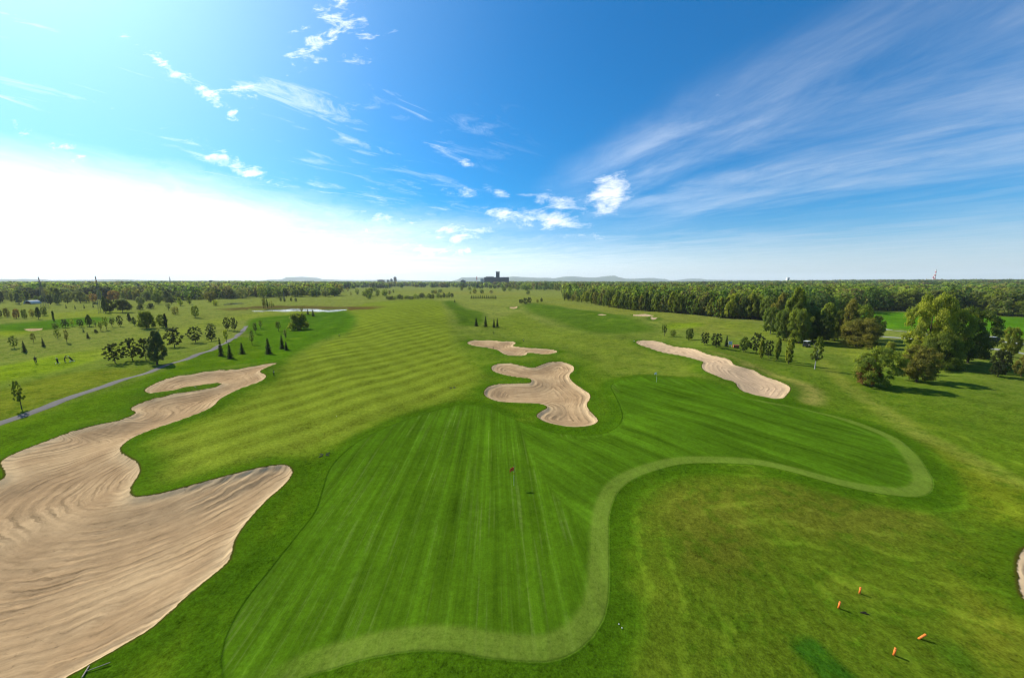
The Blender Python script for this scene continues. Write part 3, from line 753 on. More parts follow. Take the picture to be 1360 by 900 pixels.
 (1300,476,12,36,'bush','dark','dark low thicket at the foot of the large dark tree'),
]
def build_trees():
    for r in TREES:
        tree(r[0], r[1], r[2], r[3], r[4], r[5], r[6], birch=len(r) > 7)
    rt = tree(1150,512,30,36,'round','rust','rust coloured crown growing into the low spreading maple')
    # hedgerows of small firs and shrubs on the far meadow
    for i in range(26):
        px = 514+i*3.45+rng.uniform(-1, 1); tree(px, 398-.03*(px-514)+rng.uniform(-.6, .6), rng.uniform(4, 7.5), rng.uniform(4, 7), 'round', ['deep', 'dark', 'dark', 'mid'][i % 4],
             'small dark tree in the long broken hedgerow across the far meadow', 'hedgerow trees across the far meadow')
    for i in range(14):
        px = 626+i*2.5; tree(px, 396.2+rng.uniform(-.3, .3), rng.uniform(3.6, 5), 3.2, 'conifer', 'fir', 'small fir in the neat dark row before the concrete works', 'firs in the neat row')
    for i in range(10):
        px = 497+rng.uniform(-14, 14); tree(px, 394+rng.uniform(-3, 3), rng.uniform(6, 12), rng.uniform(6, 10), 'round', ['mid', 'deep'][i % 2],
             'bushy green tree in the loose clump at the far meadow', 'trees in the loose meadow clump')
    for i in range(22):
        px = rng.uniform(455, 735); tree(px, rng.uniform(385, 392), rng.uniform(3, 6), rng.uniform(3, 8), 'round', ['mid', 'deep', 'olive'][i % 3],
             'small far tree scattered over the pale meadow below the horizon', 'scattered far meadow trees')
    for i in range(16):
        px = 345+rng.uniform(0, 26); tree(px, 409.2+rng.uniform(-.6, .3), rng.uniform(5, 13), rng.uniform(2.5, 4), 'sparse', ['olive', 'deep', 'grey'][i % 3],
             'thin sparse tree rising from the lake reeds', 'thin trees in the lake reeds')
    for i, px in enumerate((373, 378, 387, 393)):
        tree(px, 400+(i % 2)*.6, 5, 4, 'round', 'dark', 'little dark round tree on the meadow behind the lake', 'dark little trees behind the lake')
    for i in range(9):
        tree(124+i*1.9 if i < 4 else 40+i*12, 404 if i < 4 else 409+rng.uniform(-1, 1), 5, 3.5, 'conifer', 'fir', 'tiny fir on the strip of meadow under the far-left wood', 'tiny firs on the far-left meadow')
    for i in range(46):
        px = rng.uniform(-8, 232); py = rng.choice((397.5, 399, 401, 404.5))+rng.uniform(-1, 1)
        tree(px, py, rng.uniform(8, 15), rng.uniform(9, 17), ['round', 'tall', 'bush', 'round'][i % 4], ['mid', 'deep', 'grey', 'olive', 'mid', 'lime'][rng.integers(0, 6)],
             'rounded meadow tree in the loose belts before the far-left wood', 'trees in the far-left belts')
    # the wood's front trees
    E_ = WOOD_EDGE
    for i in range(150):
        px = 748+(1045-748)*((i+rng.uniform(0, 1))/150); ey = np.interp(px, E_[:, 0], E_[:, 1])
        row = i % 3; p = at(px, ey+.6-row*2.0); Hh = rng.uniform(9.5, 14.5)*(.55 if px < 775 else 1); k = ['tall', 'tall', 'round', 'column'][rng.integers(0, 4)]
        tree(px, 0, 20, 9, k, ['pale', 'mid', 'pale', 'deep', 'olive', 'mid'][rng.integers(0, 6)], 'leafy tree in the crowded front of the long wood behind the fairways', 'trees along the front of the long wood', cls=1, xy=p,
             H=Hh, W=Hh*rng.uniform(.42, .62)*(1.25 if k == 'round' else .8 if k == 'column' else 1))
    for i in range(48):
        px = 1165+(1400-1165)*((i+rng.uniform(0, 1))/48); ey = np.interp(px, E_[:, 0], E_[:, 1]); p = at(px, ey-.3-(i % 2)*1.5); Hh = rng.uniform(10, 15)
        tree(px, 0, 20, 9, 'round', ['mid', 'deep', 'mid', 'olive', 'grey'][rng.integers(0, 5)], 'rounded leafy tree in the wood front behind the bright field', 'trees along the wood behind the bright field', cls=1, xy=p, H=Hh, W=Hh*rng.uniform(.8, 1.15))
    for i in range(44):
        px = -20+(450+20)*((i+rng.uniform(0, 1))/44); ey = np.interp(px, E_[:, 0], E_[:, 1]); p = at(px, ey-(i % 2)*.6); Hh = rng.uniform(9, 15)
        tree(px, 0, 14, 9, 'round', ['mid', 'deep', 'dark', 'grey'][rng.integers(0, 4)], 'rounded tree in the front of the far wood behind lake and plantation', 'trees along the far wood behind the lake', cls=0 if px > 150 else 1, xy=p, H=Hh, W=Hh*rng.uniform(.8, 1.2))

WOOD_EDGE = np.array([(-900,420),(-300,404),(0,398),(120,396.5),(230,398),(300,397),(350,395),(448,394),(456,384.5),(520,382.5),(600,382),(640,383),(690,386),(744,387.5),(750,398.5),
  (780,401.5),(800,406),(846,411.5),(890,414.5),(936,418.5),(960,422),(1008,423.5),(1030,427),(1060,424),(1110,417),(1167,411.8),(1301,416.6),(1360,420.6),(1500,430),(1800,452),(2400,500)], float)
def build_forest():
    lib = {}
    for lod, n, sz in ((0, 260, .055), (1, 110, .085), (2, 46, .13)):
        for kd in ('round', 'tall', 'round2'):
            for v in range(3):
                C, N, T = crown_points(kd.replace('2', ''), n); lib[(lod, kd, v)] = (C, N, T, sz)
    VV = []; TT = []; CC = []
    cols = np.array([(.200,.250,.036),(.120,.180,.026),(.070,.120,.022),(.150,.165,.036),(.175,.210,.036),(.090,.150,.022),(.140,.180,.062),(.160,.145,.045)])
    rowy = []
    off = 90.
    for px in np.arange(-700, 2100, 3.2):
        ey = np.interp(px, WOOD_EDGE[:, 0], WOOD_EDGE[:, 1])
        yy = ey-rng.uniform(0, 3)
        while yy > 375.2:
            rowy.append((px+rng.uniform(-1.6, 1.6), yy)); o = yy-HORIZON
            yy -= rng.uniform(.5, 1.5)*max(.45, min(4.5, o*.11))
    for px, py in rowy:
        d = ray(px, py); t = CAM_H/max(1e-3, -d[2]); x, y = t*d[0], t*d[1]
        dist = math.hypot(x, y)
        if dist > 5200: continue
        z = float(h_base(x, y))
        if rng.uniform() < (.35 if abs(px-680) > 760 else 0): continue
        lod = 0 if dist < 420 else 1 if dist < 1000 else 2
        kd = ('round', 'tall', 'round2')[rng.integers(0, 3)]
        if px > 1050 or px < 460: kd = 'round'
        C, N, T, sz = lib[(lod, kd, rng.integers(0, 3))]
        Hh = rng.uniform(9.0, 17.5)*(1+.12*ss(300, 1500, dist)); W = Hh*(rng.uniform(.8, 1.15) if kd != 'tall' else rng.uniform(.5, .65))*(1+1.3*ss(400, 2200, dist))
        a = rng.uniform(0, 6.28); ca, sa = math.cos(a), math.sin(a)
        c = np.stack([(C[:, 0]*ca-C[:, 1]*sa)*W, (C[:, 0]*sa+C[:, 1]*ca)*W, C[:, 2]*Hh], 1)+(x, y, z)
        nn = np.stack([N[:, 0]*ca-N[:, 1]*sa, N[:, 0]*sa+N[:, 1]*ca, N[:, 2]], 1)
        VV.append(leaf_quads(c, nn, sz*(Hh+W)/2)); TT.append(T)
        CC.append(np.repeat((cols[rng.integers(0, len(cols))]*rng.uniform(.8, 1.15))[None], len(T), 0))
    V = np.concatenate(VV); T = np.concatenate(TT); Cc = np.concatenate(CC)
    m, t, b = newmat('forest_leaves')
    a = t.nodes.new('ShaderNodeAttribute'); a.attribute_name = 'leaf_colour'
    c = scalec(t, a.outputs['Color'], attr(t, 'tint')*.95+.52)
    t.links.new(c, b.inputs['Base Color']); b.inputs['Roughness'].default_value = .7; b.inputs['Specular IOR Level'].default_value = .2
    tr = t.nodes.new('ShaderNodeBsdfTranslucent'); t.links.new(mixc(t, 1.0, c, (1.7,1.75,.9), 'MULTIPLY'), tr.inputs['Color'])
    mx = t.nodes.new('ShaderNodeMixShader'); mx.inputs[0].default_value = .55
    t.links.new(b.outputs[0], mx.inputs[1]); t.links.new(tr.outputs[0], mx.inputs[2]); t.links.new(mx.outputs[0], t.nodes['Material Output'].inputs[0])
    me = fast_mesh('forest', V, T, m)
    ca = me.attributes.new('leaf_colour', 'FLOAT_COLOR', 'POINT')
    ca.data.foreach_set('color', np.concatenate([np.repeat(Cc, 4, 0), np.ones((len(V), 1))], 1).astype(np.float32).ravel())
    o = bpy.data.objects.new('forest', me); COL.objects.link(o)
    tag(o, 'unbroken mixed wood running back from its front trees to the horizon', 'forest', None, 'stuff')
    print('forest trees', len(VV), 'quads', len(V)//4)

# ------------------------------------------------------------------ far hills
def build_hills():
    m = simple('wooded_hill', (.045,.070,.035), .95, 0, .3, .004)
    def ridge(pts, Y, depth, seed):
        """pts: px, py of the skyline; a ridge standing Y metres off"""
        g = np.random.default_rng(seed)
        xs = np.linspace(pts[0][0], pts[-1][0], 160); ys = np.interp(xs, [p[0] for p in pts], [p[1] for p in pts])
        V = []; Fc = []
        jit = np.convolve(g.normal(size=len(xs)+8), np.ones(9)/9, 'valid')*.35
        prof = ((-1., 0.), (-.75, .22), (-.5, .5), (-.25, .8), (0., 1.), (.3, .75), (1., 0.))
        for i, (px, py) in enumerate(zip(xs, ys)):
            X = (px-PW/2)/F*Y; top = max(0, (HORIZON-py+jit[i]*min(1, max(0, (HORIZON-py)/2)))/F*Y)+CAM_H
            for s, f in prof:
                wob = 1+.18*math.sin(i*.35+s*5)+.1*math.sin(i*.9+s*3)
                V.append((X, Y+s*depth*(wob if abs(s) < 1 else 1), -3+(top+3)*(f if f in (0., 1.) else min(1, f*wob))))
        k = len(prof)
        for i in range(len(xs)-1):
            for j in range(k-1): Fc.append((i*k+j, (i+1)*k+j, (i+1)*k+j+1, i*k+j+1))
        o = meshobj('hills', V, Fc, m, None, True); o['kind'] = 'structure'
    ridge([(600,374),(612,370.5),(618,368.6),(640,368.2),(670,368),(685,367.6),(700,368.2),(715,369),(728,369),(734,369.5),(748,367.6),(760,367),(775,368.2),(785,369),(798,367.5),(808,366.4),(816,367.4),(828,370),(838,370.2),(848,369.6),(866,369),(874,370.8),(890,373)], 11500, 1500, 1)
    ridge([(360,373),(378,371),(392,368.6),(402,367.8),(412,368.2),(422,369.8),(432,371),(450,371.5),(480,372),(520,371.5),(560,372.5),(600,373)], 12500, 1500, 2)
    ridge([(-500,372),(-100,370),(0,371.6),(10,370.8),(30,371.4),(40,370.6),(60,371.8),(120,372),(160,371),(185,371.6),(230,372.4),(300,373)], 6500, 900, 3)
    ridge([(890,372.6),(908,370.5),(916,370),(925,371.2),(960,371.6),(1000,372),(1100,372.4),(1250,371.6),(1400,372)], 11800, 1200, 4)

# ------------------------------------------------------------------ buildings and masts
def far(px, Y, z=None):
    x = (px-PW/2)/F*Y
    return (x, Y, float(h_base(x, Y)) if z is None else z)
def zat(py, Y): return CAM_H+(HORIZON-py)/F*Y
def build_far():
    dk = simple('slate_concrete', (.075,.085,.105), .9, 0, .15, .1); gl = simple('dark_window', (.02,.025,.03), .3, 0, .1)
    lt = simple('pale_concrete', (.46,.45,.43), .9, 0, .12, .1); red = simple('signal_red', (.50,.05,.04), .6, 0, .1); wht = simple('signal_white', (.75,.74,.72), .6, 0, .08)
    brk = simple('brick_tower', (.22,.13,.11), .9, 0, .12, .1); st = simple('galvanised_steel', (.13,.135,.14), .6, .3, .1)
    # concrete works
    Y = 1500.; s = Y/F; b = empty('factory', far(660, Y), 0, 'dark concrete works with a tall square tower on the horizon', 'factory'); bz = b.location.z
    H1 = zat(368.3, Y)-bz; H2 = zat(361.8, Y)-bz
    MB().box((0, 0, H1/2), (37*s*.86, 40, H1)).build('main_block', dk, b)
    MB().box((1.5*s, -6, H2/2), (4.6*s, 16, H2)).build('tower', dk, b)
    MB().box((1.5*s, -6, H2+1), (5.2*s, 18, 2)).build('tower_roof', dk, b)
    MB().box((-9*s, 4, H1+1.2), (10*s, 20, 2.4)).build('roof_housing', dk, b)
    for k in range(7):
        MB().box((-14*s+k*4.6*s, -20.2, H1*.62), (2.6*s, .5, 3.2)).build('window', gl, b)
    MB().box((-19*s, 0, H1*.42), (4*s, 22, H1*.84)).build('side_block', lt, b)
    b2 = empty('silo_building', far(616, Y), 0, 'small dark hall beside the concrete works', 'hall'); h = zat(373.0, Y)-b2.location.z
    MB().box((0, 0, h/2), (6*s, 20, h)).build('wall', dk, b2); MB().prism([(-3.2*s, h), (3.2*s, h), (0, h+5)], -10.5, 10.5).build('roof', dk, b2)
    def chimney(px, pytop, Y, rad, label, bands=7):
        c = empty('chimney', far(px, Y), 0, label, 'chimney'); H = zat(pytop, Y)-c.location.z
        for k in range(bands):
            a, q = k/bands, (k+1)/bands
            MB().tube([(0, 0, H*a), (0, 0, H*q)], [rad*(1-.45*a), rad*(1-.45*q)], 14).build('shaft' if k == 0 else 'painted_band', lt if k == 0 else (red, wht)[k % 2], c)
        MB().tube([(0, 0, H), (0, 0, H+H*.012)], [rad*.62, rad*.62], 14).build('rim', dk, c)
    chimney(634, 367.6, Y, 2.6, 'slim grey chimney standing just left of the concrete works', 3)
    chimney(1233, 358.6, 3000., 6.5, 'tall red and white striped chimney above the wood', 8)
    chimney(1231, 364.5, 2900., 5., 'short red and white stack at the foot of the tall striped chimney', 4)
    # town far left of centre
    Y = 2600.; s = Y/F
    for px, w, pt, mt, lab in ((527, 3.0, 368.2, brk, 'tallest brick red tower block of the distant town'), (522.2, 2.2, 370.6, dk, 'slim dark tower block next to the tallest one'),
                               (508.5, 8.4, 371.8, dk, 'wide dark slab block of the distant town'), (517.8, 2.6, 371.9, dk, 'low dark block between the wide slab and the towers')):
        t = empty('tower_block', far(px, Y), 0, lab, 'building'); H = zat(pt, Y)-t.location.z
        MB().box((0, 0, H/2), (w*s, 16, H)).build('wall', mt, t); MB().box((0, 0, H+1.2), (w*s*.5, 8, 2.4)).build('roof_housing', dk, t)
        for k in range(4): MB().box((0, -8.2, H*(.25+.2*k)), (w*s*.82, .6, 2.2)).build('window', gl, t)
    Y = 2300.; s = Y/F; t = empty('tower_block', far(1040.8, Y), 0, 'lone tower block with one white side above the wood', 'building'); H = zat(368.8, Y)-t.location.z
    MB().box((-.8*s, 0, H/2), (1.4*s, 14, H)).build('side_wall', wht, t); MB().box((.6*s, 0, H/2), (1.4*s, 14, H*1.01)).build('wall', dk, t)
    # lattice masts
    def mast(px, py, pytop, w, label, top=True, arm=False, Y=None):
        if Y is None: p = at(px, py); loc = (float(p[0]), float(p[1]), float(h_base(*p)))
        else: loc = far(px, Y)
        o = empty('lattice_mast', loc, .4, label, 'mast'); H = zat(pytop, loc[1])-loc[2]
        m = MB(); n = 7; hw = lambda f: w*(1-f*.82)/2; c4 = ((-1, -1), (1, -1), (1, 1), (-1, 1)); rr = w*.022
        for sx, sy in c4: m.tube([(sx*hw(0), sy*hw(0), 0), (sx*hw(1), sy*hw(1), H*.86)], [rr*1.3, rr], 4)
        for k in range(n):
            a, q = k/n, (k+1)/n
            for j in range(4):
                (ax, ay), (bx, by) = c4[j], c4[(j+1) % 4]
                m.tube([(ax*hw(a), ay*hw(a), H*.86*a), (bx*hw(q), by*hw(q), H*.86*q)], rr*.7, 4)
                m.tube([(ax*hw(q), ay*hw(q), H*.86*q), (bx*hw(a), by*hw(a), H*.86*a)], rr*.7, 4)
        m.build('lattice', st, o)
        if top:
            for k in range(4): MB().tube([(0, 0, H*(.86+.035*k)), (0, 0, H*(.86+.035*(k+1)))], w*.10, 8).build('antenna', (red, wht)[k % 2], o)
        if arm:
            for f in (.70, .80): MB().box((0, 0, H*f), (w*2.1, w*.12, w*.16)).build('cross_arm', st, o)
        return o
    mast(136, 416, 367, 2.6, 'tall lattice mast with red and white tip behind the dark domed tree')
    mast(59.5, 407, 368, 3.0, 'lattice mast with red and white tip beyond the orchard row')
    mast(26, 393, 374, 4.0, 'dark lattice pylon beside the blue arched hall', False, True)
    mast(186, 396, 373, 3.4, 'plain grey lattice pylon above the far-left wood', False, True)
    mast(232, 0, 367.4, 9., 'distant red and white antenna mast on the horizon', True, False, 1500.)
    mast(270.5, 0, 372, 8., 'distant pylon with cross arms left of the water tower', False, True, 1300.)
    mast(1341, 0, 371.6, 9., 'pylon with wide cross arms on the skyline near the picture edge', False, True, 900.)
    mast(1105, 0, 371.2, 9., 'pylon with wide cross arms rising over the wood beside the tall poplar', False, True, 950.)
    mast(1178, 0, 371.0, 9., 'pylon with wide cross arms between poplar and striped chimney', False, True, 950.)
    mast(377.5, 398, 384, 1.6, 'thin grey lattice mast in front of the wood behind the lake', False)
    wt = empty('water_tower', far(285.5, 1300.), 0, 'dark mushroom shaped water tower above the far wood', 'water tower'); H = zat(372.2, 1300.)-wt.location.z
    MB().tube([(0, 0, 0), (0, 0, H*.75)], 2.2, 10).build('shaft', dk, wt); MB().tube([(0, 0, H*.72), (0, 0, H*.80), (0, 0, H*.95), (0, 0, H)], [2.2, 5.5, 5.5, 3.], 14).build('tank', dk, wt)
    # arched hall and shelter on the left
    blu = simple('pale_sheet_roof', (.50,.56,.62), .45, .2, .1, .2); blw = simple('blue_wall', (.10,.15,.22), .8, 0, .1, .2)
    p = at(20, 393); h = empty('arched_hall', (float(p[0]), float(p[1]), 0), 0, 'large hall with pale blue arched roof among the far trees', 'hall')
    s = p[1]/F; arc = [(18*s*math.cos(a), 1.5+7.5*math.sin(a)) for a in np.linspace(0, math.pi, 15)]
    MB().prism([(18*s, -.5), *arc, (-18*s, -.5)], 1, 34).build('wall', blw, h)
    MB().prism([(x*1.02, z+.35) for x, z in arc]+[(x*1.02, z+.05) for x, z in arc[::-1]], 0, 35).build('roof', blu, h)
    p = at(46, 394); g = empty('low_shed', (float(p[0]), float(p[1]), 0), 0, 'long low white shed before the arched hall', 'shed'); s = p[1]/F
    MB().box((0, 4, 1.3), (17*s, 7, 2.6)).build('wall', wht, g); MB().prism([(-9*s, 2.6), (9*s, 2.6), (8.6*s, 3.7), (-8.6*s, 3.7)], .2, 7.8).build('roof', blu, g)
    p = at(36.5, 404); g = empty('arched_shelter', (float(p[0]), float(p[1]), float(h_base(*p))), 0, 'small pale arched shelter with a dark opening on the meadow', 'shelter'); s = p[1]/F
    arc = [(5.4*s*math.cos(a), .4+4.6*s*.95*math.sin(a)) for a in np.linspace(0, math.pi, 13)]
    MB().prism(arc+[(x*.86, z*.84) for x, z in arc[::-1]], 0, 7).build('roof', simple('pale_canvas', (.55,.56,.52), .8), g)
    MB().prism([(x*.85, z*.83) for x, z in arc], 1.0, 6.9).build('opening', simple('dark_interior', (.012,.014,.014), .9), g)

# ------------------------------------------------------------------ small things on the course
def build_small():
    red = simple('flag_red', (.85,.10,.03), .7); wht = simple('white_paint', (.78,.78,.74), .5, 0, .05); org = simple('orange_plastic', (.85,.20,.03), .45, 0, .08)
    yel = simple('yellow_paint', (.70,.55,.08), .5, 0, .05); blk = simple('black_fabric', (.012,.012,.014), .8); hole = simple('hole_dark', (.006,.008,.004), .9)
    wood = simple('weathered_wood', (.26,.21,.15), .8, 0, .2, 6); steel = simple('steel_tube', (.25,.25,.26), .35, .7, .05); skin = simple('skin', (.45,.27,.19), .6, 0, .05)
    def flag(px, py, mat, label, a):
        o = empty('flagstick', P3(px, py), 0, label, 'golf flag')
        MB().tube([(0, 0, -.1), (0, 0, 1.25)], .010, 8).build('pole', wht, o)
        MB().tube([(0, 0, 1.25), (0, 0, 1.5)], .013, 8).build('pole_band', yel, o)
        MB().tube([(0, 0, 1.5), (0, 0, 2.15)], .009, 8).build('pole_tip', wht, o)
        V = []; Fc = []; n, k = 12, 7
        for side in (0, 1):
            for i in range(n):
                for j in range(k):
                    u, v = i/(n-1), j/(k-1); d = u*.44
                    w = .05*math.sin(u*7+v*1.5)*u; zz = 2.10-v*(.40*(1-.25*u))-.22*u*u
                    V.append((d*math.cos(a)-(w+side*.008)*math.sin(a), d*math.sin(a)+(w+side*.008)*math.cos(a), zz))
        for side in (0, 1):
            for i in range(n-1):
                for j in range(k-1):
                    q = side*n*k+i*k+j; f = (q, q+k, q+k+1, q+1); Fc.append(f if side else f[::-1])
        ring = [i*k for i in range(n)]+[(n-1)*k+j for j in range(1, k)]+[i*k+k-1 for i in range(n-2, -1, -1)]+[j for j in range(k-2, 0, -1)]
        for q in range(len(ring)): x0, x1 = ring[q], ring[(q+1) % len(ring)]; Fc.append((x0, x1, x1+n*k, x0+n*k))
        meshobj('flag', V, Fc, mat, o, True)
        MB().tube([(0, 0, .004), (0, 0, .012)], .054, 16).build('hole_cup', hole, o)
    flag(682.5, 646, red, 'white flagstick with a drooping red flag on the near green', R(-165))
    flag(871.5, 508, wht, 'white flagstick with a white flag on the farther green', R(170))
    # orange posts
    for px, py, tl, tr, lab in ((1141.5, 787.5, R(2), .3, 'upright orange post furthest from the dark grass patch, back of four'), (1113.5, 807, R(7), .2, 'slightly tilted orange post nearest to a small divot'),
                                (1187, 869.5, R(5), .3, 'upright orange post beside the dark grass patch, front of four'), (1220.5, 847.5, R(38), -.2, 'strongly leaning orange post')):
        o = empty('course_post', P3(px, py), tr, lab, 'post', 'orange posts in the rough'); o.rotation_euler = (0, tl, tr)
        MB().tube([(0, 0, -.08), (0, 0, .40)], .052, 14).build('post', org, o, True)
        MB().tube([(0, 0, .40), (0, 0, .43), (0, 0, .455), (0, 0, .465)], [.056, .056, .04, .01], 14).build('cap', org, o, True)
    m = MB(); g = P3(1149, 815)
    m.tube([(-.2, .1, .02), (.2, -.05, .03)], [.05, .03], 6); m.tube([(-.05, .12, .03), (.15, .1, .02)], [.03, .04], 6)
    o = m.build('divot', simple('turned_earth', (.03,.025,.012), .95)); o.location = g; tag(o, 'small dark divot between the orange posts', 'divot')
    # cross shaped dark marks, thin black slabs on the grass
    for px, py, lab in ((431, 604, 'dark four armed mark lying by the neck of the big bunker'), (601, 515, 'dark four armed mark lying left of the cloverleaf bunker')):
        o = empty('ground_cross', P3(px, py), R(20), lab, 'marker')
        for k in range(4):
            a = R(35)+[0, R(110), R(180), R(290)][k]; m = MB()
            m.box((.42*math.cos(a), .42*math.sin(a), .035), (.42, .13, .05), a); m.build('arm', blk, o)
    # small posts
    for px, py, hh, lab in ((364, 499, 1.1, 'dark little post beside the tip of the big bunker tail'), (450.5, 447, 1.1, 'dark little post on the bright slope'), (655, 463, .8, 'dark stub at the edge of the narrow bunker'),
                            (695, 453.5, .9, 'dark little post behind the narrow bunker'), (842, 456, 1.0, 'dark little post at the tip of the long pale bunker')):
        o = empty('marker_post', P3(px, py), 0, lab, 'post')
        MB().tube([(0, 0, -.1), (0, 0, hh)], .09, 10).build('post', blk, o); MB().tube([(0, 0, hh*.70), (0, 0, hh*.84)], .095, 10).build('band', wht, o)
    # rakes
    for px, py, a, L, lab in ((131, 889, R(28), .9, 'long pale rake lying on the grass below the big bunker'), (259, 514.5, R(-35), 1.9, 'pale rake on the grass tongue inside the big bunker'), (645, 461.8, R(5), 1.9, 'rake lying on the edge of the narrow bunker')):
        o = empty('bunker_rake', P3(px, py, .06), a, lab, 'rake')
        MB().tube([(-L/2, 0, .01), (L/2, 0, .03)], .02, 6).build('handle', wood, o)
        m = MB(); m.box((-L/2, 0, .01), (.05, .62, .04))
        for k in range(9): m.box((-L/2, -.28+k*.07, -.03), (.02, .012, .07))
        m.build('head', wood, o)
    # balls
    for px, py, lab in ((447, 553, 'white ball resting on the mown fairway'), (822, 829, 'white ball on the rough outside the collar'), (826, 834, 'second white ball just below the first in the rough')):
        bm_ = MB(); k = 10; pts = [(0, 0, .035-.035*math.cos(math.pi*i/8)) for i in range(9)]
        bm_.tube(pts, [max(.002, .035*math.sin(math.pi*i/8)) for i in range(9)], 12)
        o = bm_.build('ball', wht, None, True); o.location = P3(px, py, .01); tag(o, lab, 'ball')
    # white sign, red box, white post, golf cart, van
    o = empty('tee_sign', P3(969.5, 460.5), R(-20), 'white sign board on two posts beside the small fir', 'sign')
    MB().box((0, 0, 1.15), (.9, .06, 1.0)).build('board', wht, o)
    for s in (-1, 1): MB().tube([(s*.42, 0, -.1), (s*.42, 0, 1.75)], .05, 8).build('leg', wht, o)
    o = empty('storage_box', P3(977.5, 461.5), R(-15), 'orange red box beside the white sign', 'box')
    MB().box((0, 0, .38), (1.5, .7, .76)).build('body', simple('red_paint', (.45,.12,.06), .6), o); MB().box((0, 0, .80), (1.6, .8, .07)).build('lid', simple('brick_red', (.35,.09,.05), .6), o)
    o = empty('white_post', P3(1256.3, 480), 0, 'slim white post under the pale giant tree', 'post')
    MB().tube([(0, 0, -.1), (0, 0, 1.75)], .08, 10).build('shaft', wht, o); MB().tube([(0, 0, 1.75), (0, 0, 1.95)], [.11, .04], 10).build('cap', wht, o)
    # dark van at the road
    o = empty('parked_van', P3(1316, 455), R(-32), 'dark van parked on the pale road behind the large dark tree', 'van'); dkp = simple('dark_car_paint', (.02,.022,.03), .3, .2, .05); tyr = simple('tyre_rubber', (.015,.015,.015), .9)
    body = MB().prism([(-2.4, .45), (2.35, .45), (2.45, .95), (1.75, 1.15), (1.2, 1.95), (-2.3, 2.0), (-2.45, 1.2)], -.95, .95).build('body', dkp, o)
    MB().box((-.5, -.97, 1.5), (2.6, .02, .55)).build('side_window', simple('van_glass', (.03,.04,.05), .1), o); MB().box((-.5, .97, 1.5), (2.6, .02, .55)).build('side_window', bpy.data.materials['van_glass'], o)
    MB().box((.1, 0, 2.03), (1.4, 1.2, .06)).build('roof_panel', wht, o)
    for sx in (-1.5, 1.5):
        for sy in (-1, 1): MB().tube([(sx, sy*.80, .36), (sx, sy*.99, .36)], .36, 16).build('wheel', tyr, o)
    # golf cart under the birch row
    o = empty('golf_cart', P3(1071, 460.5), R(25), 'small golf cart with pale roof on the mown strip by the wood', 'golf cart')
    MB().prism([(-1.1, .3), (1.1, .3), (1.2, .75), (.6, .85), (.35, .45), (-.2, .45), (-.3, .85), (-1.15, .85)], -.55, .55).build('body', dkp, o)
    MB().box((-.05, 0, 1.85), (1.7, 1.15, .07)).build('roof', wht, o); MB().box((-.3, 0, .95), (.18, 1.0, .5)).build('seat', blk, o)
    for sx in (-.85, .72):
        for sy in (-.5, .5):
            MB().tube([(sx, sy, .8), (sx, sy, 1.84)], .025, 6).build('roof_post', steel, o); MB().tube([(sx, sy*1.0-.07, .23), (sx, sy*1.0+.07, .23)], .23, 14).build('wheel', tyr, o)
    # golfers and their trolleys
    def person(px, py, rz, label, pose):
        J = dict(pel=(0, 0, .95), ch=(0, .05, 1.28), nk=(0, .08, 1.48), hd=(0, .11, 1.66), hd2=(0, .12, 1.77))
        if pose == 'bend': J.update(ch=(0, .16, 1.25), nk=(0, .26, 1.42), hd=(0, .34, 1.56), hd2=(0, .37, 1.66))
        pts = [J['pel'], J['ch'], J['nk'], J['hd'], J['hd2']]; rad = [.155, .175, .065, .10, .075]; ed = [(0, 1), (1, 2), (2, 3), (3, 4)]
        def chain(root, ps, rs):
            p = root
            for q, r in zip(ps, rs): pts.append(q); rad.append(r); ed.append((p, len(pts)-1)); p = len(pts)-1
        st = .16 if pose == 'walk' else .03
        for s in (-1, 1):
            f = s*st
            chain(0, [(s*.10, .01, .90), (s*.12, .04+f, .50), (s*.12, f*1.3-.02, .08), (s*.13, f*1.3+.13, .04)], [.10, .075, .05, .04])
            c = J['ch']; hy = c[1]
            if pose == 'walk': arm = [(s*.20, hy, 1.42), (s*.27, hy-f*.7, 1.15), (s*.25, hy-f*1.2+.08, .92), (s*.24, hy-f*1.2+.11, .84)]
            else: arm = [(s*.20, hy+.02, 1.38), (s*.20, hy+.16, 1.10), (s*.06, hy+.34, .92), (s*.03, hy+.38, .85)]
            chain(1, arm, [.065, .05, .037, .035])
        me = bpy.data.meshes.new('person'); me.from_pydata(pts, ed, []); o = bpy.data.objects.new('person', me); COL.objects.link(o)
        sk = o.modifiers.new('skin', 'SKIN'); sb = o.modifiers.new('sub', 'SUBSURF'); sb.levels = sb.render_levels = 2
        for i, v in enumerate(me.skin_vertices[0].data): v.radius = (rad[i], rad[i]*(.72 if i in (0, 1) else 1)); v.use_root = (i == 0)
        dg = bpy.context.evaluated_depsgraph_get(); ev = o.evaluated_get(dg); m2 = bpy.data.meshes.new_from_object(ev)
        o.modifiers.clear(); o.data = m2; m2.materials.clear()
        for mt in (blk, simple('charcoal_trousers', (.03,.032,.04), .8), skin, wht): m2.materials.append(mt)
        for p in m2.polygons:
            z = p.center.z; p.material_index = 3 if z < .10 else 1 if z < .88 and abs(p.center.x) < .21 else 2 if (z > 1.50-(.08 if pose == 'bend' else 0)) or (z < .90 and pose == 'walk') else 0
        m2.shade_smooth(); o.location = P3(px, py); o.rotation_euler = (0, 0, rz); tag(o, label, 'person')
        h = J['hd2']; MB().tube([(h[0], h[1]-.02, h[2]-.06), (h[0], h[1]-.02, h[2]+.0), (h[0], h[1]-.02, h[2]+.06)], [.105, .10, .03], 12).build('cap', blk, o, True)
        return o
    person(48, 482.5, R(60), 'golfer in dark clothes walking alone on the far fairway', 'walk')
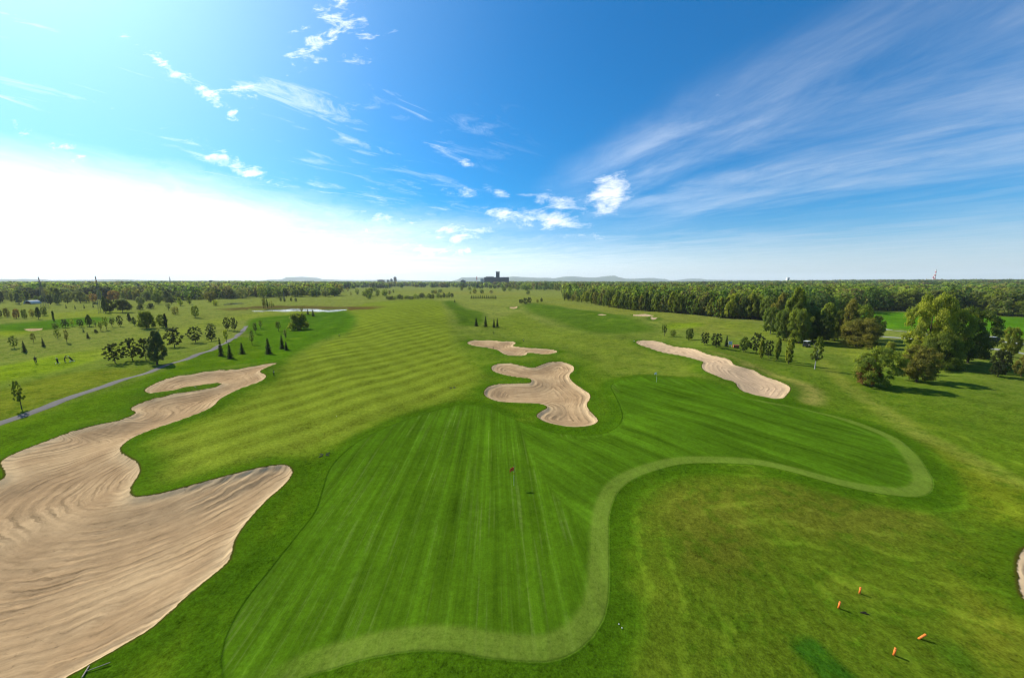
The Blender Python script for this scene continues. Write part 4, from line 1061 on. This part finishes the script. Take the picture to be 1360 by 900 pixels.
    person(86.5, 481, R(-40), 'golfer in dark clothes bending over between two golf trolleys', 'bend')
    for px, py, rz, lab in ((77, 483, R(150), 'low dark golf trolley in front of the bending golfer'), (95, 480, R(200), 'dark golf trolley behind the bending golfer')):
        o = empty('golf_trolley', P3(px, py), rz, lab, 'golf trolley')
        bag = MB().tube([(-.25, 0, .25), (.0, 0, .70), (.28, 0, 1.18)], [.14, .15, .17], 12).build('bag', blk, o)
        cl = MB()
        for k in range(7):
            a = k*.9; cl.tube([(.27, .09*math.cos(a), 1.1), (.42, .13*math.cos(a), 1.42+.03*math.sin(a*3))], .012, 5); cl.box((.44, .13*math.cos(a), 1.44+.03*math.sin(a*3)), (.05, .11, .06))
        cl.build('clubs', steel, o)
        MB().tube([(-.5, 0, .2), (.1, 0, .48), (.75, 0, 1.05)], .025, 6).build('frame', steel, o)
        for s in (-1, 1): MB().tube([(.05, s*.30, .17), (.05, s*.35, .17)], .17, 16).build('wheel', wht, o)
        MB().tube([(.05, -.30, .17), (.05, .30, .17)], .018, 6).build('axle', steel, o); MB().tube([(-.5, -.02, .13), (-.5, .02, .13)], .13, 14).build('front_wheel', wht, o)
        MB().tube([(.75, -.18, 1.05), (.78, 0, 1.07), (.75, .18, 1.05)], .02, 6).build('handle', blk, o)

# ------------------------------------------------------------------ sky, sun, haze, camera
SUN_AZ, SUN_EL = R(-57), R(40)
def build_light():
    w = bpy.data.worlds.new('World'); sc.world = w; w.use_nodes = True; t = w.node_tree
    bg = t.nodes['Background']; out = t.nodes['World Output']
    sky = t.nodes.new('ShaderNodeTexSky'); sky.sky_type = 'NISHITA'; sky.sun_disc = False
    sky.sun_elevation = SUN_EL; sky.sun_rotation = SUN_AZ; sky.air_density = 1.0; sky.dust_density = 1.2; sky.ozone_density = 3.0; sky.altitude = 150
    g = t.nodes.new('ShaderNodeTexCoord'); sx = t.nodes.new('ShaderNodeSeparateXYZ'); t.links.new(g.outputs['Generated'], sx.inputs[0])
    X, Y, Z = (E(t, sx.outputs[i]) for i in range(3))
    zz = Z.max(.015)
    # clouds lie on a high flat layer: P = direction / height
    px, py = X/zz, Y/zz
    yy = Y.max(.05); gx, gzz = X/yy, Z/yy          # level bearing coordinates of the northern half
    front = Y.ss(.05, .2)
    def rot(a): return px*math.cos(a)+py*math.sin(a), py*math.cos(a)-px*math.sin(a)   # across, along
    # long cirrus sheets over the right half
    wpx = noise(t, vec(t, px*.35, py*.35, 9.), 1., 3, .5)
    n_, l_ = rot(R(30)); n_ = n_+(wpx-.5)*.8
    f1 = noise(t, vec(t, n_*1.2, l_*.55, 0.), 1.0, 6, .62, 1.0)
    f2 = noise(t, vec(t, n_*3.4, l_*1.7, 4.), 1.0, 6, .66, 1.0)
    f3 = noise(t, vec(t, n_*.7, l_*.3, 7.), 1.0, 3, .5)
    edge = n_+(f1-.5)*.5
    sheet = edge.ss(1.7, 2.3)*(f3*.6+f1*.5+f2*.15).ss(.45, .95)
    band = ((n_-2.1).abs().ss(.42, .05)*.55+(n_-4.2+(f1-.5)*.6).abs().ss(.9, .1)*.55)*(f2*.6+.7)*edge.ss(1.6, 2.)
    cir = (sheet*.50+band*.13).min(.42)*(f2*.9+.55)*Z.ss(.09, .20)*(l_-n_*1.15+(f1-.5)*1.5).ss(1.0, -.9)
    # thin broken wisps, upper left
    n2, l2 = rot(R(-42))
    w1 = noise(t, vec(t, n2*4.2, l2*1.7, 2.), 1.0, 6, .68, .8); w2 = noise(t, vec(t, n2*1.3, l2*.5, 5.), 1., 3, .5)
    wis = w1.ss(.44, .86)*w2.ss(.38, .64)*gx.ss(.15, -.25)*.68
    # single clouds (bearing tangent, height tangent, half widths, tilt, strength)
    lv = None
    pa = noise(t, vec(t, gx*9.+gzz*5., gzz*30.-gx*4., 0.), 1., 6, .68, .7); pb = noise(t, vec(t, gx*34., gzz*60., 3.), 1., 4, .65, .3); pn = pa*.72+pb*.28
    def dirg(pxx, pyy):
        d = ray(pxx, pyy); return d[0]/d[1], d[2]/d[1]
    for pxx, pyy, wx, wy, tilt, amp in ((809,258,36,25,30,1.5),(790,264,36,9,10,.9),(735,268,52,12,-14,1.15),(742,296,74,18,-14,1.2),(690,291,84,15,-8,1.1),(661,256,19,7,-16,1.05),(600,252,44,9,-12,.85),
                                        (620,216,18,7,-14,.95),(645,231,12,4,-5,.7),(701,242,12,4,-8,.8),(600,311,76,17,4,1.15),(505,290,100,13,-10,.85),(330,228,76,15,-24,1.1),(225,92,90,11,-36,1.0),(285,132,66,12,-38,1.0),
                                        (330,118,52,24,-10,.85),(405,66,46,34,30,.85),(442,30,64,36,40,.85),(482,60,44,28,25,.75),(510,30,40,14,-35,.5),(90,205,90,22,-30,.8),(200,262,140,20,-20,.8),(330,290,150,16,-14,.9),(455,300,120,18,-10,.8),(560,334,210,20,-4,1.1),(655,330,70,10,6,.8),(250,180,70,14,-20,.55),(960,130,26,7,-12,.7),(1000,142,30,7,-22,.6),(795,306,20,5,0,.6)):
        gx0, gz0 = dirg(pxx, pyy); a = R(tilt); ca, sa = math.cos(a), math.sin(a)
        sxx, syy = F/wx/1.0, F/wy/1.0
        dx, dz = gx-gx0, gzz-gz0
        u = (dx*ca+dz*sa)*sxx; v = (dz*ca-dx*sa)*syy
        gss = ((u*u+v*v)*-1.0).exp()*amp
        lv = gss if lv is None else lv.max(gss)
    puff = (lv*.95+(pn-.5)*3.6-.46).ss(0., 1.25)*front*lv.ss(.08, .5)
    # milky veil towards the sun and along the horizon
    sd = (math.sin(SUN_AZ), math.cos(SUN_AZ))
    hraw = X*sd[0]+Y*sd[1]; hz = hraw.ss(-.35, 1.0); hp = hraw.max(0.).pow(6.)
    vn = noise(t, vec(t, px*.25, py*.25, 1.), 1., 4, .55)
    top = hp*.14+.035+(vn-.5)*.16+(w1-.5)*.10
    veil = (Z-top+(f2-.5)*.06+(w1-.5)*.12).ss(.17, -.10)*(hz*.9+.1)
    low = (Z+(f1-.5)*.10).ss(.17, .0)*.68
    sdot = (X*(sd[0]*math.cos(SUN_EL))+Y*(sd[1]*math.cos(SUN_EL))+Z*math.sin(SUN_EL)).max(0.)
    glow = sdot.pow(7.)*.24
    cl = (cir.max(puff).max(wis).max(veil*.95)).max(low).max(glow).min(1.)
    bright = hz*.9+.85
    cloudc = scalec(t, mixc(t, hz, (.86,.94,1.05), (1.0,1.0,.98)), bright*CLOUD)
    # polarised deep blue of the clear part
    gm = t.nodes.new('ShaderNodeHueSaturation'); gm.inputs['Saturation'].default_value = SKY_SAT; t.links.new(mixc(t, 1.0, sky.outputs[0], (.80,1.32,1.66), 'MULTIPLY'), gm.inputs['Color'])
    fin = mixc(t, cl, gm.outputs[0], cloudc)
    t.links.new(fin, bg.inputs['Color']); bg.inputs['Strength'].default_value = SKY_STR
    w.cycles.sampling_method = 'MANUAL'; w.cycles.sample_map_resolution = 512
    sl = bpy.data.lights.new('sun', 'SUN'); sl.energy = SUN_STR; sl.angle = R(.55); sl.color = (1., .95, .86)
    so = bpy.data.objects.new('sun', sl); COL.objects.link(so); so.location = (-60, 40, 80)
    so.rotation_euler = (math.pi/2-SUN_EL, 0, math.pi-SUN_AZ)
    if HAZE > 0:
        b = MB().box((0, 0, 178.), (36000, 36000, 364.)); m = bpy.data.materials.new('haze_air'); m.use_nodes = True; t = m.node_tree; t.nodes.clear()
        pv = t.nodes.new('ShaderNodeVolumePrincipled'); pv.inputs['Color'].default_value = (.88,.94,1.0,1); pv.inputs['Density'].default_value = HAZE; pv.inputs['Anisotropy'].default_value = .1
        ou = t.nodes.new('ShaderNodeOutputMaterial'); t.links.new(pv.outputs[0], ou.inputs['Volume'])
        o = b.build('haze', m); tag(o, 'pale blue haze over the far country', 'haze', None, 'stuff')
    cd = bpy.data.cameras.new('camera'); co = bpy.data.objects.new('camera', cd); COL.objects.link(co)
    co.location = (0, 0, CAM_H); co.rotation_euler = (math.pi/2-PITCH, 0, 0)
    cd.sensor_fit = 'HORIZONTAL'; cd.sensor_width = 36; cd.lens = 36*F/PW; cd.clip_start = .5; cd.clip_end = 60000
    sc.camera = co
    vs = sc.view_settings; vs.view_transform = 'Standard'; vs.look = 'None'; vs.gamma = 1; vs.exposure = EXPO; vs.use_curve_mapping = False
    cy = sc.cycles; cy.use_denoising = True; cy.max_bounces = 7; cy.diffuse_bounces = 4; cy.glossy_bounces = 2; cy.transmission_bounces = 2; cy.volume_bounces = 1; cy.transparent_max_bounces = 4
    cy.use_adaptive_sampling = True; cy.adaptive_threshold = .01; cy.filter_width = 1.1; cy.sample_clamp_indirect = 6

CLOUD, SKY_SAT, SKY_STR, SUN_STR, HAZE, EXPO = 11.5, 1.3, .065, 4.6, 0.00007, .5
build_ground(); build_strips(); build_hills(); build_far(); build_small(); build_trees(); build_forest(); build_light()
